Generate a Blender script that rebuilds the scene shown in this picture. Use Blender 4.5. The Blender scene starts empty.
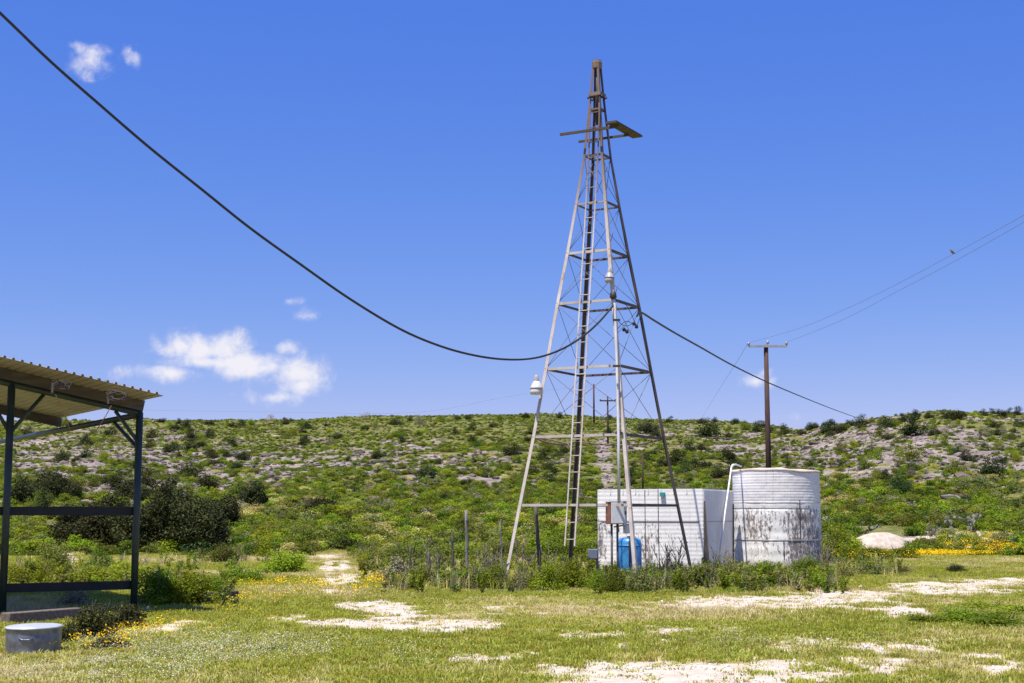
import bpy, math, random
import numpy as np
from mathutils import Vector, Matrix
random.seed(7)
RNG = np.random.default_rng(11)
sc = bpy.context.scene
COL = sc.collection
R = math.radians
F_PX = 1422.0
TILT = math.atan(171.5 / F_PX)
CAM_Z = 1.65
CT, ST = math.cos(TILT), math.sin(TILT)

# ------------------------------------------------------------------ camera
cam = bpy.data.cameras.new('camera')
cam.sensor_width = 36.0
cam.lens = F_PX * 36 / 1024
cam.clip_start = 0.1
cam.clip_end = 5000
co = bpy.data.objects.new('camera', cam)
COL.objects.link(co)
co.location = (0, 0, CAM_Z)
co.rotation_euler = (math.pi / 2 + TILT, 0, 0)
sc.camera = co


def ray(x, y):
    u = (x - 512) / F_PX
    v = (341.5 - y) / F_PX
    return np.array([u, CT - v * ST, ST + v * CT])


def P(x, y, D):                       # world point at forward distance D seen at pixel x, y
    d = ray(x, y)
    return Vector(d * (D / d[1]) + np.array([0, 0, CAM_Z]))


def G(x, y):                          # point of the level ground seen at pixel x, y
    d = ray(x, y)
    t = -CAM_Z / d[2]
    return Vector((d[0] * t, d[1] * t, 0))


def proj(X, Y, Z):
    Z = Z - CAM_Z
    dep = Y * CT + Z * ST
    up = -Y * ST + Z * CT
    return 512 + F_PX * X / dep, 341.5 - F_PX * up / dep


# ------------------------------------------------------------------ noise
def _h(ix, iy, seed):
    n = (ix * 374761393 + iy * 668265263 + seed * 982451653) & 0xFFFFFFFF
    n = ((n ^ (n >> 13)) * 1274126177) & 0xFFFFFFFF
    n = n ^ (n >> 16)
    return (n & 0xFFFFFF) / float(0xFFFFFF)


def vnoise(x, y, seed=0):
    x = np.asarray(x, float); y = np.asarray(y, float)
    ix = np.floor(x).astype(np.int64); iy = np.floor(y).astype(np.int64)
    fx = x - ix; fy = y - iy
    fx = fx * fx * (3 - 2 * fx); fy = fy * fy * (3 - 2 * fy)
    a = _h(ix, iy, seed); b = _h(ix + 1, iy, seed); c = _h(ix, iy + 1, seed); d = _h(ix + 1, iy + 1, seed)
    return a + (b - a) * fx + (c - a) * fy + (a - b - c + d) * fx * fy


def fbm(x, y, seed=0, octv=4):
    s = 0; a = 0.5; t = 0
    for i in range(octv):
        s = s + a * vnoise(x * 2 ** i + 17.3 * i, y * 2 ** i - 9.1 * i, seed + i); t += a; a *= 0.5
    return s / t * 2 - 1               # about -1..1


def sstep(a, b, x):
    t = np.clip((x - a) / (b - a), 0, 1)
    return t * t * (3 - 2 * t)


# ------------------------------------------------------------------ terrain
RPX = [-900, -300, 0, 150, 250, 350, 450, 530, 600, 700, 760, 800, 830, 870, 900, 940, 1000, 1060, 1200, 2000]
RPY = [428, 424, 421, 420, 421, 417, 415, 414, 417, 420, 424, 429, 425, 420, 417, 412, 413, 412, 416, 425]
RD = [250, 250, 250, 250, 252, 255, 258, 260, 262, 250, 235, 205, 185, 172, 168, 166, 166, 168, 170, 180]
_s = []; _e = []
for px, py in zip(RPX, RPY):
    d = ray(px, py); _s.append(d[0] / d[1]); _e.append(d[2] / d[1])
_s = np.array(_s); _e = np.array(_e); RDn = np.array(RD, float)


def H(X, Y):
    X = np.asarray(X, float); Y = np.asarray(Y, float)
    D = np.maximum(Y, 1.0)
    s = X / np.maximum(D, 40)
    Rr = np.interp(s, _s, RDn); zr = CAM_Z + np.interp(s, _s, _e) * Rr
    t = np.clip((D - 60) / (Rr - 60), 0, None)
    tc = np.clip(t, 0, 1)
    z = zr * (0.30 * tc + 0.70 * tc ** 1.35)
    over = np.maximum(D - Rr, 0)
    z = z - np.where(over > 0, np.minimum(0.0016 * over ** 2, 0.14 * over), 0)
    z = np.maximum(z, -12)
    env = np.sin(np.clip(tc, 0, 1) * math.pi) ** 0.7
    z = z + env * 1.3 * fbm(X / 26, Y / 26, 3, 3) + sstep(0.02, 0.25, tc) * (0.38 * fbm(X / 6.0, Y / 7.0, 5, 3))
    # limestone ledges
    z = z + env * 0.45 * (np.abs(((z + 0.5 * fbm(X / 15, Y / 15, 8, 2)) % 1.6) / 1.6 - 0.5) - 0.25)
    near = 1 - tc
    z = z + near * (0.035 * fbm(X / 2.2, Y / 2.2, 21, 3) + 0.012 * fbm(X / 0.35, Y / 0.35, 22, 2)) - 0.01
    return z


def HZ(x, y):
    return float(H(np.array([x]), np.array([y]))[0])


_DD = np.exp(np.linspace(math.log(11), math.log(420), 2600))


def hit(x, y):                         # first terrain point under pixel x, y (or the crest)
    d = ray(x, y)
    X = d[0] / d[1] * _DD; Z = CAM_Z + d[2] / d[1] * _DD
    h = H(X, _DD)
    below = np.nonzero(Z < h)[0]
    i = below[0] if len(below) else int(np.argmax((h - CAM_Z) / _DD * (_DD > 60)))
    return Vector((X[i], _DD[i], h[i]))


# limestone patches in the near field: pixel ellipses turned into ground ellipses
PATCH = [(430, 625, 64, 5, 1.4), (340, 622, 60, 4, 1.25), (375, 604, 32, 4, 1.1), (398, 614, 40, 6, 1.2), (190, 626, 50, 3, .5), (300, 621, 40, 3, .8), (252, 627, 30, 3, .4),
         (735, 602, 92, 4, 1.3), (858, 598, 74, 6, 1.25), (950, 588, 78, 3, 1.15), (1020, 580, 60, 3, .9), (905, 612, 34, 6, 1), (800, 605, 90, 4, .6), (690, 604, 50, 3, .7),
         (730, 673, 140, 9, 1.35), (625, 666, 54, 4, 1.1), (835, 655, 65, 4, .4), (890, 645, 60, 5, .5), (830, 640, 60, 4, .45), (1000, 662, 50, 6, .4), (700, 631, 55, 4, .5), (760, 690, 160, 9, .9), (560, 668, 30, 4, .4),
         (333, 579, 22, 3, 1), (327, 569, 9, 9, .9), (344, 568, 8, 8, .8), (330, 558, 16, 3, .9), (340, 574, 20, 3, .8),
         (955, 545, 50, 3, .9), (925, 540, 40, 3, .8), (990, 537, 40, 2.5, 1), (64, 560, 16, 7, .8), (560, 640, 90, 5, .25), (480, 655, 40, 3, .25), (500, 612, 60, 3, .35)]
_PW = []
for (px, py, rx, ry, w) in PATCH:
    gg = hit if py < 551 else G
    c = gg(px, py); n_ = gg(px, py + ry); f_ = gg(px, max(py - ry, 516)); e_ = gg(px + rx, py)
    _PW.append((c.x, c.y, (e_ - c).length, max((f_ - n_).length / 2, .15), w, c.x / c.y))


def bare(X, Y):
    X = np.asarray(X, float); Y = np.asarray(Y, float)
    m = np.zeros(X.shape)
    for (cx, cy, rx, ry, w, k) in _PW:
        dx = X - cx - (Y - cy) * k; dy = Y - cy
        q = 1.45 - np.sqrt((dx / rx) ** 2 + (dy / ry / 1.5) ** 2)
        m = np.maximum(m, np.clip(q, 0, 1) * w)
    m = m + (m > 0) * (0.85 * fbm(X / 1.3, Y / 2.0, 31, 4) + 0.95 * fbm(X / 0.28, Y / 0.5, 37, 3))
    stray = sstep(.62, .80, fbm(X / 1.6, Y / 2.2, 41, 4) + .0) * .6
    return np.clip(np.maximum(sstep(0.12, 0.95, m), stray * (Y < 58)), 0, 1)


def rock(X, Y):                        # where bare limestone shows on the hillside
    X = np.asarray(X, float); Y = np.asarray(Y, float)
    Z = H(X, Y)
    px, py = proj(X, Y, Z)
    zone = np.zeros(X.shape)
    for (cx, cy, rx, ry, w) in [(110, 468, 130, 34, 1.3), (240, 468, 90, 26, 1.25), (330, 458, 90, 18, 1.05), (450, 470, 90, 20, .95), (400, 462, 80, 18, .95), (540, 460, 60, 16, .6), (560, 480, 70, 14, .5), (350, 485, 60, 10, .5), (700, 470, 60, 16, .5), (800, 460, 50, 26, .95), (720, 440, 60, 14, .7), (780, 450, 50, 20, .7),
                               (860, 453, 90, 32, 1.35), (950, 454, 100, 32, 1.3), (1030, 460, 60, 32, 1.1), (880, 478, 80, 18, .95), (1010, 442, 60, 16, .9), (608, 480, 13, 26, 1.5), (603, 452, 9, 14, 1.4), (660, 440, 60, 10, .5), (960, 541, 60, 4, .8), (420, 497, 40, 4, .3), (200, 440, 80, 10, .45)]:
        q = 1.5 - np.sqrt(((px - cx) / rx) ** 2 + ((py - cy) / ry) ** 2)
        zone = np.maximum(zone, np.clip(q, 0, 1) * w)
    n = fbm(X / 7, Y / 9, 51, 4) * 0.40 + fbm(X / 1.7, Y / 2.4, 55, 3) * 0.60
    return np.clip(sstep(0.30, 0.78, zone * 0.62 + n * 1.35 + 0.0) * (zone > 0.02), 0, 1) * (Y > 56)


# ------------------------------------------------------------------ materials
def new_mat(name):
    m = bpy.data.materials.new(name); m.use_nodes = True
    nt = m.node_tree; nt.nodes.clear()
    out = nt.nodes.new('ShaderNodeOutputMaterial')
    return m, nt, out


def nd(nt, t, **kw):
    n = nt.nodes.new(t)
    for k, v in kw.items():
        if k == 'inp':
            for a, b in v.items():
                if hasattr(b, 'is_output') or isinstance(b, bpy.types.NodeSocket):
                    nt.links.new(b, n.inputs[a])
                else:
                    n.inputs[a].default_value = b
        else:
            setattr(n, k, v)
    return n


def c4(c):
    return (c[0], c[1], c[2], 1)


def mixc(nt, fac, a, b, mode='MIX'):
    n = nt.nodes.new('ShaderNodeMix'); n.data_type = 'RGBA'; n.blend_type = mode; n.clamp_factor = True
    for idx, v in ((0, fac), (6, a), (7, b)):
        if isinstance(v, bpy.types.NodeSocket):
            nt.links.new(v, n.inputs[idx])
        else:
            n.inputs[idx].default_value = v if idx == 0 else c4(v)
    return n.outputs[2]


def math_(nt, op, a, b=None, c=None, clamp=False):
    n = nt.nodes.new('ShaderNodeMath'); n.operation = op; n.use_clamp = clamp
    for i, v in enumerate((a, b, c)):
        if v is None: continue
        if isinstance(v, bpy.types.NodeSocket): nt.links.new(v, n.inputs[i])
        else: n.inputs[i].default_value = v
    return n.outputs[0]


def ramp(nt, fac, lo, hi):
    n = nt.nodes.new('ShaderNodeMapRange'); n.interpolation_type = 'SMOOTHSTEP'
    nt.links.new(fac, n.inputs[0]); n.inputs[1].default_value = lo; n.inputs[2].default_value = hi
    return n.outputs[0]


def noise(nt, vec, scale, detail=4, rough=.6, vscale=None):
    if vscale:
        mp = nd(nt, 'ShaderNodeMapping', inp={'Vector': vec, 'Scale': vscale}); vec = mp.outputs[0]
    n = nd(nt, 'ShaderNodeTexNoise', inp={'Vector': vec, 'Scale': scale, 'Detail': detail, 'Roughness': rough})
    return n.outputs[0]


def surf(name, c1, c2, scale=6, rough=.6, metal=0, spots=None, spot_lo=.6, spot_hi=.7, vscale=None, spot_scale=4, spot_v=None, bump=.0, bscale=40):
    m, nt, out = new_mat(name)
    tc = nd(nt, 'ShaderNodeTexCoord').outputs['Object']
    col = mixc(nt, ramp(nt, noise(nt, tc, scale, 5, .6, vscale), .3, .7), c1, c2)
    if spots is not None:
        col = mixc(nt, ramp(nt, noise(nt, tc, spot_scale, 6, .7, spot_v), spot_lo, spot_hi), col, spots)
    b = nd(nt, 'ShaderNodeBsdfPrincipled', inp={'Base Color': col, 'Roughness': rough, 'Metallic': metal})
    if bump:
        bp = nd(nt, 'ShaderNodeBump', inp={'Strength': bump, 'Distance': .02, 'Height': noise(nt, tc, bscale, 4)})
        nt.links.new(bp.outputs[0], b.inputs['Normal'])
    nt.links.new(b.outputs[0], out.inputs[0])
    return m


def leaf_mat(name, c1, c2, trans=.28, vary=.35, tint=(1.25, 1.15, .5)):
    m, nt, out = new_mat(name)
    isl = nd(nt, 'ShaderNodeNewGeometry').outputs['Random Per Island']
    rnd = nd(nt, 'ShaderNodeObjectInfo').outputs['Random']
    col = mixc(nt, isl, c1, c2)
    k = math_(nt, 'MULTIPLY_ADD', rnd, vary * 2, 1 - vary)
    hsv = nd(nt, 'ShaderNodeHueSaturation', inp={'Color': col, 'Value': k})
    r2 = math_(nt, 'FRACT', math_(nt, 'MULTIPLY', rnd, 7.31))
    nt.links.new(math_(nt, 'MULTIPLY_ADD', r2, .05, .475), hsv.inputs['Hue'])
    p = nd(nt, 'ShaderNodeBsdfPrincipled', inp={'Base Color': hsv.outputs[0], 'Roughness': .6, 'Specular IOR Level': .12})
    t = nd(nt, 'ShaderNodeBsdfTranslucent', inp={'Color': mixc(nt, 1.0, hsv.outputs[0], tint, 'MULTIPLY')})
    mx = nd(nt, 'ShaderNodeMixShader', inp={0: trans, 1: p.outputs[0], 2: t.outputs[0]})
    nt.links.new(mx.outputs[0], out.inputs[0])
    return m


M = {}
M['bright_leaf'] = leaf_mat('bright_leaf', (.150, .220, .010), (.280, .340, .026), .36)
M['green_leaf'] = leaf_mat('green_leaf', (.075, .125, .008), (.175, .235, .020), .34)
M['olive_leaf'] = leaf_mat('olive_leaf', (.095, .120, .014), (.190, .200, .040), .3)
M['sage_leaf'] = leaf_mat('sage_leaf', (.165, .190, .050), (.280, .295, .100), .25, tint=(1.1, 1.05, .6))
M['grey_leaf'] = leaf_mat('grey_leaf', (.190, .180, .110), (.310, .290, .190), .18, tint=(1.1, 1, .8))
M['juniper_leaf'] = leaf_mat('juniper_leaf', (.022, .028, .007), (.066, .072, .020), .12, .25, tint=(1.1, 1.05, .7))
M['dark_leaf'] = leaf_mat('dark_leaf', (.026, .042, .010), (.060, .085, .018), .15, .3)
M['grass_green'] = leaf_mat('grass_green', (.225, .268, .028), (.400, .410, .080), .35, .25)
M['grass_dry'] = leaf_mat('grass_dry', (.400, .375, .120), (.550, .495, .200), .3, .2)
M['grass_straw'] = leaf_mat('grass_straw', (.42, .34, .19), (.60, .51, .33), .25, .2)
M['white_petal'] = leaf_mat('white_petal', (.50, .48, .38), (.70, .68, .58), .2, .1, tint=(1, 1, 1))
M['yellow_petal'] = leaf_mat('yellow_petal', (.78, .50, .004), (.88, .64, .012), .25, .12, tint=(1, .9, .3))
M['dead_twig'] = surf('dead_twig', (.085, .070, .060), (.16, .135, .12), 8, .9)
M['bark'] = surf('bark', (.09, .07, .055), (.19, .155, .13), 5, .9, vscale=(4, 4, .8), bump=.5)
M['grey_wood'] = surf('grey_wood', (.12, .105, .10), (.26, .235, .225), 7, .9, vscale=(5, 5, .5), bump=.5)
M['dark_wood'] = surf('dark_wood', (.045, .036, .032), (.11, .09, .08), 7, .9, vscale=(5, 5, .5), bump=.5)
M['sleeper_wood'] = surf('sleeper_wood', (.10, .075, .060), (.19, .15, .13), 7, .9, vscale=(1, 4, 4), bump=.5)
M['pole_wood'] = surf('pole_wood', (.045, .022, .017), (.080, .042, .032), 4, .85, vscale=(6, 6, .4))


def steel_mat():
    """weathered galvanised steel, browner with rust towards the tower top"""
    m, nt, out = new_mat('tower_steel')
    tc = nd(nt, 'ShaderNodeTexCoord').outputs['Object']
    z = nd(nt, 'ShaderNodeSeparateXYZ', inp={0: tc}).outputs[2]
    n1 = noise(nt, tc, 2.2, 5)
    col = mixc(nt, ramp(nt, n1, .3, .7), (.44, .375, .33), (.60, .54, .49))
    up = ramp(nt, math_(nt, 'ADD', z, math_(nt, 'MULTIPLY', n1, 1.5)), 8.8, 11.3)
    col = mixc(nt, up, col, (.17, .115, .09))
    col = mixc(nt, ramp(nt, noise(nt, tc, 1.6, 6, .7), .60, .72), col, (.23, .115, .06))
    b = nd(nt, 'ShaderNodeBsdfPrincipled', inp={'Base Color': col, 'Roughness': .6, 'Metallic': .1})
    nt.links.new(b.outputs[0], out.inputs[0])
    return m


M['tower_steel'] = steel_mat()
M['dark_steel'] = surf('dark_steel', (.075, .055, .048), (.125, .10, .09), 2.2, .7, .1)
M['rust_steel'] = surf('rust_steel', (.14, .085, .06), (.23, .165, .13), 3, .75, .1)
M['wire_steel'] = surf('wire_steel', (.10, .085, .085), (.18, .16, .155), 3, .6, .3)
M['conduit'] = surf('conduit', (.50, .49, .49), (.64, .63, .63), 2, .45, .1)
M['plank_wood'] = surf('plank_wood', (.055, .038, .018), (.10, .072, .032), 6, .9, vscale=(1, 6, 6))
M['cable_black'] = surf('cable_black', (.012, .012, .014), (.02, .02, .022), 3, .5)
M['cable_grey'] = surf('cable_grey', (.16, .17, .22), (.22, .23, .28), 3, .5)
M['lamp_white'] = surf('lamp_white', (.50, .48, .46), (.62, .60, .58), 8, .4)
M['dark_metal'] = surf('dark_metal', (.022, .020, .018), (.045, .042, .038), 5, .6)
M['green_paint'] = surf('green_paint', (.014, .026, .022), (.028, .044, .038), 3, .5, spots=(.06, .035, .02), spot_lo=.66, spot_hi=.75)
M['dark_beam'] = surf('dark_beam', (.055, .045, .036), (.10, .082, .066), 3, .8, vscale=(1, 1, 4))
M['shaded_rail'] = surf('shaded_rail', (.006, .006, .0065), (.014, .013, .013), 4, .7)  # roof shade on the rails is put into this near-black colour
M['roof_sheet'] = surf('roof_sheet', (.33, .27, .23), (.44, .375, .33), 1.2, .5, .15, spots=(.35, .23, .14), spot_lo=.68, spot_hi=.8)
M['rope'] = surf('rope', (.30, .16, .07), (.40, .24, .12), 9, .9)
M['galvanised'] = surf('galvanised', (.13, .14, .165), (.23, .245, .28), 9, .42, .5, bump=.05)  # dark bluish tone puts the shed's shade into the tub's colour
M['tub_lid'] = surf('tub_lid', (.42, .44, .50), (.56, .58, .63), 5, .35, .1)
M['box_white'] = surf('box_white', (.62, .63, .65), (.74, .75, .77), 6, .45)
M['box_rust'] = surf('box_rust', (.19, .065, .04), (.30, .12, .075), 9, .8)
M['blue_plastic'] = surf('blue_plastic', (.03, .19, .47), (.06, .27, .56), 4, .35, spots=(.16, .30, .48), spot_lo=.68, spot_hi=.8)
M['blue_grey'] = surf('blue_grey', (.12, .15, .20), (.17, .20, .26), 4, .5)
M['red_plastic'] = surf('red_plastic', (.55, .03, .03), (.6, .06, .05), 4, .5)
M['limestone'] = surf('limestone', (.50, .46, .42), (.68, .64, .60), 5, .9, bump=.4, bscale=15)
M['rock_lilac'] = surf('rock_lilac', (.170, .138, .125), (.335, .283, .255), .8, .9, bump=.5, bscale=6)
M['rock_dark'] = surf('rock_dark', (.075, .058, .048), (.17, .135, .115), .8, .9, bump=.5, bscale=6)
M['mound_earth'] = surf('mound_earth', (.37, .31, .25), (.54, .46, .39), 4, .95, bump=.8, bscale=14)
M['cactus'] = surf('cactus', (.125, .135, .085), (.215, .215, .165), 5, .8)
M['insulator'] = surf('insulator', (.30, .28, .28), (.4, .38, .38), 4, .3)
M['bird_grey'] = surf('bird_grey', (.10, .085, .07), (.22, .18, .14), 30, .8)


def peel_mat(name, low, strength, vx, wa=(.76, .745, .735), wb=(.85, .835, .825)):
    """white paint flaking from concrete and sheet steel: runs down, denser below the height low"""
    m, nt, out = new_mat(name)
    tc = nd(nt, 'ShaderNodeTexCoord').outputs['Object']
    z = nd(nt, 'ShaderNodeSeparateXYZ', inp={0: tc}).outputs[2]
    base = mixc(nt, ramp(nt, noise(nt, tc, 1.5, 4), .3, .7), wa, wb)
    lowm = ramp(nt, z, low + .25, low - .15)
    streak = noise(nt, tc, 5.0, 6, .78, (vx, vx, .55))
    flake = noise(nt, tc, 13.0, 6, .75, (1, 1, .45))
    blot = noise(nt, tc, 1.1, 5, .7, (1, 1, .5))
    th = math_(nt, 'MULTIPLY_ADD', lowm, -strength, .715)
    k1 = math_(nt, 'ADD', math_(nt, 'MULTIPLY_ADD', blot, .75, -.37), streak)
    s1 = math_(nt, 'SUBTRACT', k1, th)
    s1 = ramp(nt, s1, 0, .05)
    k2 = math_(nt, 'ADD', math_(nt, 'MULTIPLY_ADD', blot, .7, -.35), flake)
    s2 = ramp(nt, math_(nt, 'SUBTRACT', k2, math_(nt, 'ADD', th, -.005)), 0, .03)
    col = mixc(nt, math_(nt, 'MULTIPLY', s1, .62), base, (.27, .215, .205))
    col = mixc(nt, math_(nt, 'MULTIPLY', s2, .85), col, (.13, .10, .10))
    # rust runs and grime
    run = noise(nt, tc, 3.0, 5, .7, (3.0, 3.0, .16))
    col = mixc(nt, math_(nt, 'MULTIPLY', ramp(nt, run, .56, .72), .45), col, (.36, .27, .21))
    # splash of dirt at the foot
    foot = ramp(nt, math_(nt, 'ADD', z, math_(nt, 'MULTIPLY', flake, -.6)), .12, -.18)
    col = mixc(nt, math_(nt, 'MULTIPLY', foot, .7), col, (.24, .20, .17))
    b = nd(nt, 'ShaderNodeBsdfPrincipled', inp={'Base Color': col, 'Roughness': .6})
    bp = nd(nt, 'ShaderNodeBump', inp={'Strength': .35, 'Distance': .02, 'Height': flake})
    nt.links.new(bp.outputs[0], b.inputs['Normal'])
    nt.links.new(b.outputs[0], out.inputs[0])
    return m


M['tank_paint'] = peel_mat('tank_paint', 1.80, .185, 4.2)
M['tank_paint_clean'] = peel_mat('tank_paint_clean', .35, .12, 2.5, (.66, .64, .635), (.77, .745, .735))
M['tank_paint_box'] = peel_mat('tank_paint_box', 1.38, .15, 3.2)


def ground_mat():
    m, nt, out = new_mat('ground_earth')
    tc = nd(nt, 'ShaderNodeTexCoord').outputs['Object']
    at = lambda n: nd(nt, 'ShaderNodeAttribute', attribute_name=n).outputs['Fac']
    n1 = noise(nt, tc, .35, 6, .65); n2 = noise(nt, tc, 2.5, 6, .7); n3 = noise(nt, tc, 14, 5, .7)
    g = mixc(nt, ramp(nt, n1, .35, .65), (.21, .23, .055), (.33, .30, .12))
    g = mixc(nt, ramp(nt, n2, .45, .75), g, (.40, .33, .19))
    # hillside: greener, with tan litter
    hg = mixc(nt, ramp(nt, n1, .3, .7), (.115, .140, .024), (.215, .205, .065))
    hg = mixc(nt, ramp(nt, n2, .42, .68), hg, (.26, .205, .12))
    hg = mixc(nt, ramp(nt, noise(nt, tc, 1.1, 5, .7), .46, .60), hg, (.085, .098, .020))
    hg = mixc(nt, ramp(nt, n3, .45, .65), hg, (.075, .085, .022))
    g = mixc(nt, at('hill'), g, hg)
    lime = mixc(nt, ramp(nt, n2, .3, .7), (.46, .385, .31), (.62, .54, .455))
    lime = mixc(nt, ramp(nt, n3, .55, .72), lime, (.34, .275, .195))
    bm = ramp(nt, math_(nt, 'ADD', at('bare'), math_(nt, 'MULTIPLY_ADD', n3, .7, -.35)), .3, .62)
    dirt = ramp(nt, math_(nt, 'ADD', at('bare'), math_(nt, 'MULTIPLY_ADD', n2, .6, -.3)), .02, .35)
    g = mixc(nt, math_(nt, 'MULTIPLY', dirt, .85), g, (.43, .345, .225))
    g = mixc(nt, bm, g, lime)
    rk = mixc(nt, ramp(nt, noise(nt, tc, .8, 6, .7, (1, 1, 3)), .35, .65), (.150, .122, .110), (.295, .250, .225))
    rk = mixc(nt, ramp(nt, noise(nt, tc, .25, 5), .55, .7), rk, (.37, .305, .255))
    rm = ramp(nt, math_(nt, 'ADD', at('rock'), math_(nt, 'MULTIPLY_ADD', n2, .8, -.4)), .3, .6)
    g = mixc(nt, rm, g, rk)
    b = nd(nt, 'ShaderNodeBsdfPrincipled', inp={'Base Color': g, 'Roughness': .95, 'Specular IOR Level': .1})
    bp = nd(nt, 'ShaderNodeBump', inp={'Strength': .6, 'Distance': .05, 'Height': n3})
    nt.links.new(bp.outputs[0], b.inputs['Normal'])
    nt.links.new(b.outputs[0], out.inputs[0])
    return m


M['ground'] = ground_mat()


# ------------------------------------------------------------------ mesh helpers
def np_mesh(name, V, Fq, mats, mat_idx=None, smooth=False):
    me = bpy.data.meshes.new(name)
    V = np.asarray(V, np.float32); Fq = np.asarray(Fq, np.int32)
    n, k = Fq.shape
    me.vertices.add(len(V)); me.vertices.foreach_set('co', V.ravel())
    me.loops.add(n * k); me.loops.foreach_set('vertex_index', Fq.ravel())
    me.polygons.add(n); me.polygons.foreach_set('loop_start', np.arange(0, n * k, k, dtype=np.int32))
    for m in mats: me.materials.append(m)
    if mat_idx is not None: me.polygons.foreach_set('material_index', np.asarray(mat_idx, np.int32))
    me.polygons.foreach_set('use_smooth', np.full(n, smooth))
    me.update(calc_edges=True)
    return me


def origin_of(o):
    v = Vector((0, 0, 0))
    while o is not None:
        v += o.location; o = o.parent
    return v


class MB:
    """collects shapes given in world coordinates and links them as ONE mesh object"""
    def __init__(self): self.v = []; self.f = []; self.sm = []

    def add(self, vs, fs, smooth=False):
        b = len(self.v); self.v += [Vector(v) for v in vs]
        for f in fs: self.f.append([i + b for i in f]); self.sm.append(smooth)
        return self

    def box(self, c, size, rz=0, rot=None, bev=0.0):
        sx, sy, sz = [s / 2 for s in size]
        m = rot if rot is not None else Matrix.Rotation(rz, 3, 'Z')
        c = Vector(c)
        if bev <= 0:
            vs = [c + m @ Vector((x * sx, y * sy, z * sz)) for x in (-1, 1) for y in (-1, 1) for z in (-1, 1)]
            return self.add(vs, [(0, 1, 3, 2), (4, 6, 7, 5), (0, 4, 5, 1), (2, 3, 7, 6), (0, 2, 6, 4), (1, 5, 7, 3)])
        b = min(bev, sx, sy, sz)
        import bmesh
        bm = bmesh.new(); bmesh.ops.create_cube(bm, size=1)
        for v in bm.verts: v.co = Vector((v.co.x * size[0], v.co.y * size[1], v.co.z * size[2]))
        bmesh.ops.bevel(bm, geom=bm.edges[:], offset=b, segments=2, profile=.5, affect='EDGES')
        bm.verts.index_update()
        self.add([c + m @ v.co for v in bm.verts], [[v.index for v in f.verts] for f in bm.faces])
        bm.free(); return self

    def tube(self, pts, r, n=8, caps=True, smooth=True):
        pts = [Vector(p) for p in pts]
        rs = r if isinstance(r, (list, tuple)) else [r] * len(pts)
        rings = []; prev = None
        for i, p in enumerate(pts):
            a = pts[max(i - 1, 0)]; b = pts[min(i + 1, len(pts) - 1)]
            t = (b - a).normalized()
            if prev is None:
                u = t.cross(Vector((0, 0, 1)))
                if u.length < 1e-3: u = t.cross(Vector((1, 0, 0)))
            else:
                u = prev - t * prev.dot(t)
            u.normalize(); prev = u; w = t.cross(u)
            rings.append([p + (u * math.cos(k * 2 * math.pi / n) + w * math.sin(k * 2 * math.pi / n)) * rs[i] for k in range(n)])
        vs = [v for rg in rings for v in rg]
        fs = [(i * n + k, i * n + (k + 1) % n, (i + 1) * n + (k + 1) % n, (i + 1) * n + k) for i in range(len(pts) - 1) for k in range(n)]
        self.add(vs, fs, smooth)
        if caps:
            b = len(self.v) - len(vs)
            self.f.append([b + k for k in range(n)][::-1]); self.sm.append(False)
            self.f.append([b + (len(pts) - 1) * n + k for k in range(n)]); self.sm.append(False)
        return self

    def sweep(self, prof, pts, u, w, scale=None):
        n = len(prof); vs = []
        for i, p in enumerate(pts):
            k = scale[i] if scale else 1
            vs += [Vector(p) + (u * a + w * b) * k for a, b in prof]
        fs = [(i * n + k, i * n + (k + 1) % n, (i + 1) * n + (k + 1) % n, (i + 1) * n + k) for i in range(len(pts) - 1) for k in range(n)]
        fs += [tuple(range(n))[::-1], tuple((len(pts) - 1) * n + k for k in range(n))]
        return self.add(vs, fs)

    def lathe(self, c, prof, n=40, sx=1, sy=1, smooth=True, cap=True):
        c = Vector(c); vs = []
        for r, z in prof:
            vs += [c + Vector((r * sx * math.cos(k * 2 * math.pi / n), r * sy * math.sin(k * 2 * math.pi / n), z)) for k in range(n)]
        fs = [(i * n + k, i * n + (k + 1) % n, (i + 1) * n + (k + 1) % n, (i + 1) * n + k) for i in range(len(prof) - 1) for k in range(n)]
        self.add(vs, fs, smooth)
        if cap:
            b = len(self.v) - len(vs); m = len(prof) - 1
            self.f.append([b + k for k in range(n)][::-1]); self.sm.append(False)
            self.f.append([b + m * n + k for k in range(n)]); self.sm.append(False)
        return self

    def build(self, name, mat, parent=None, loc=None):
        o_ = origin_of(parent) if parent is not None else Vector(loc if loc is not None else (0, 0, 0))
        me = bpy.data.meshes.new(name)
        me.from_pydata([v - o_ for v in self.v], [], self.f)
        me.polygons.foreach_set('use_smooth', self.sm)
        me.materials.append(mat); me.update()
        ob = bpy.data.objects.new(name, me); COL.objects.link(ob)
        if parent is not None: ob.parent = parent
        else: ob.location = o_
        return ob


def tag(o, label=None, cat=None, group=None, kind=None):
    if label: o['label'] = label
    if cat: o['category'] = cat
    if group: o['group'] = group
    if kind: o['kind'] = kind
    return o


def thing(name, loc, label, cat, group=None):
    o = bpy.data.objects.new(name, None); COL.objects.link(o)
    o.location = Vector(loc); o.empty_display_size = .2
    return tag(o, label, cat, group)


def copy_thing(o, parent=None):
    c = o.copy(); COL.objects.link(c)
    if parent is not None: c.parent = parent
    for ch in list(o.children): copy_thing(ch, c)
    return c


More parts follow.
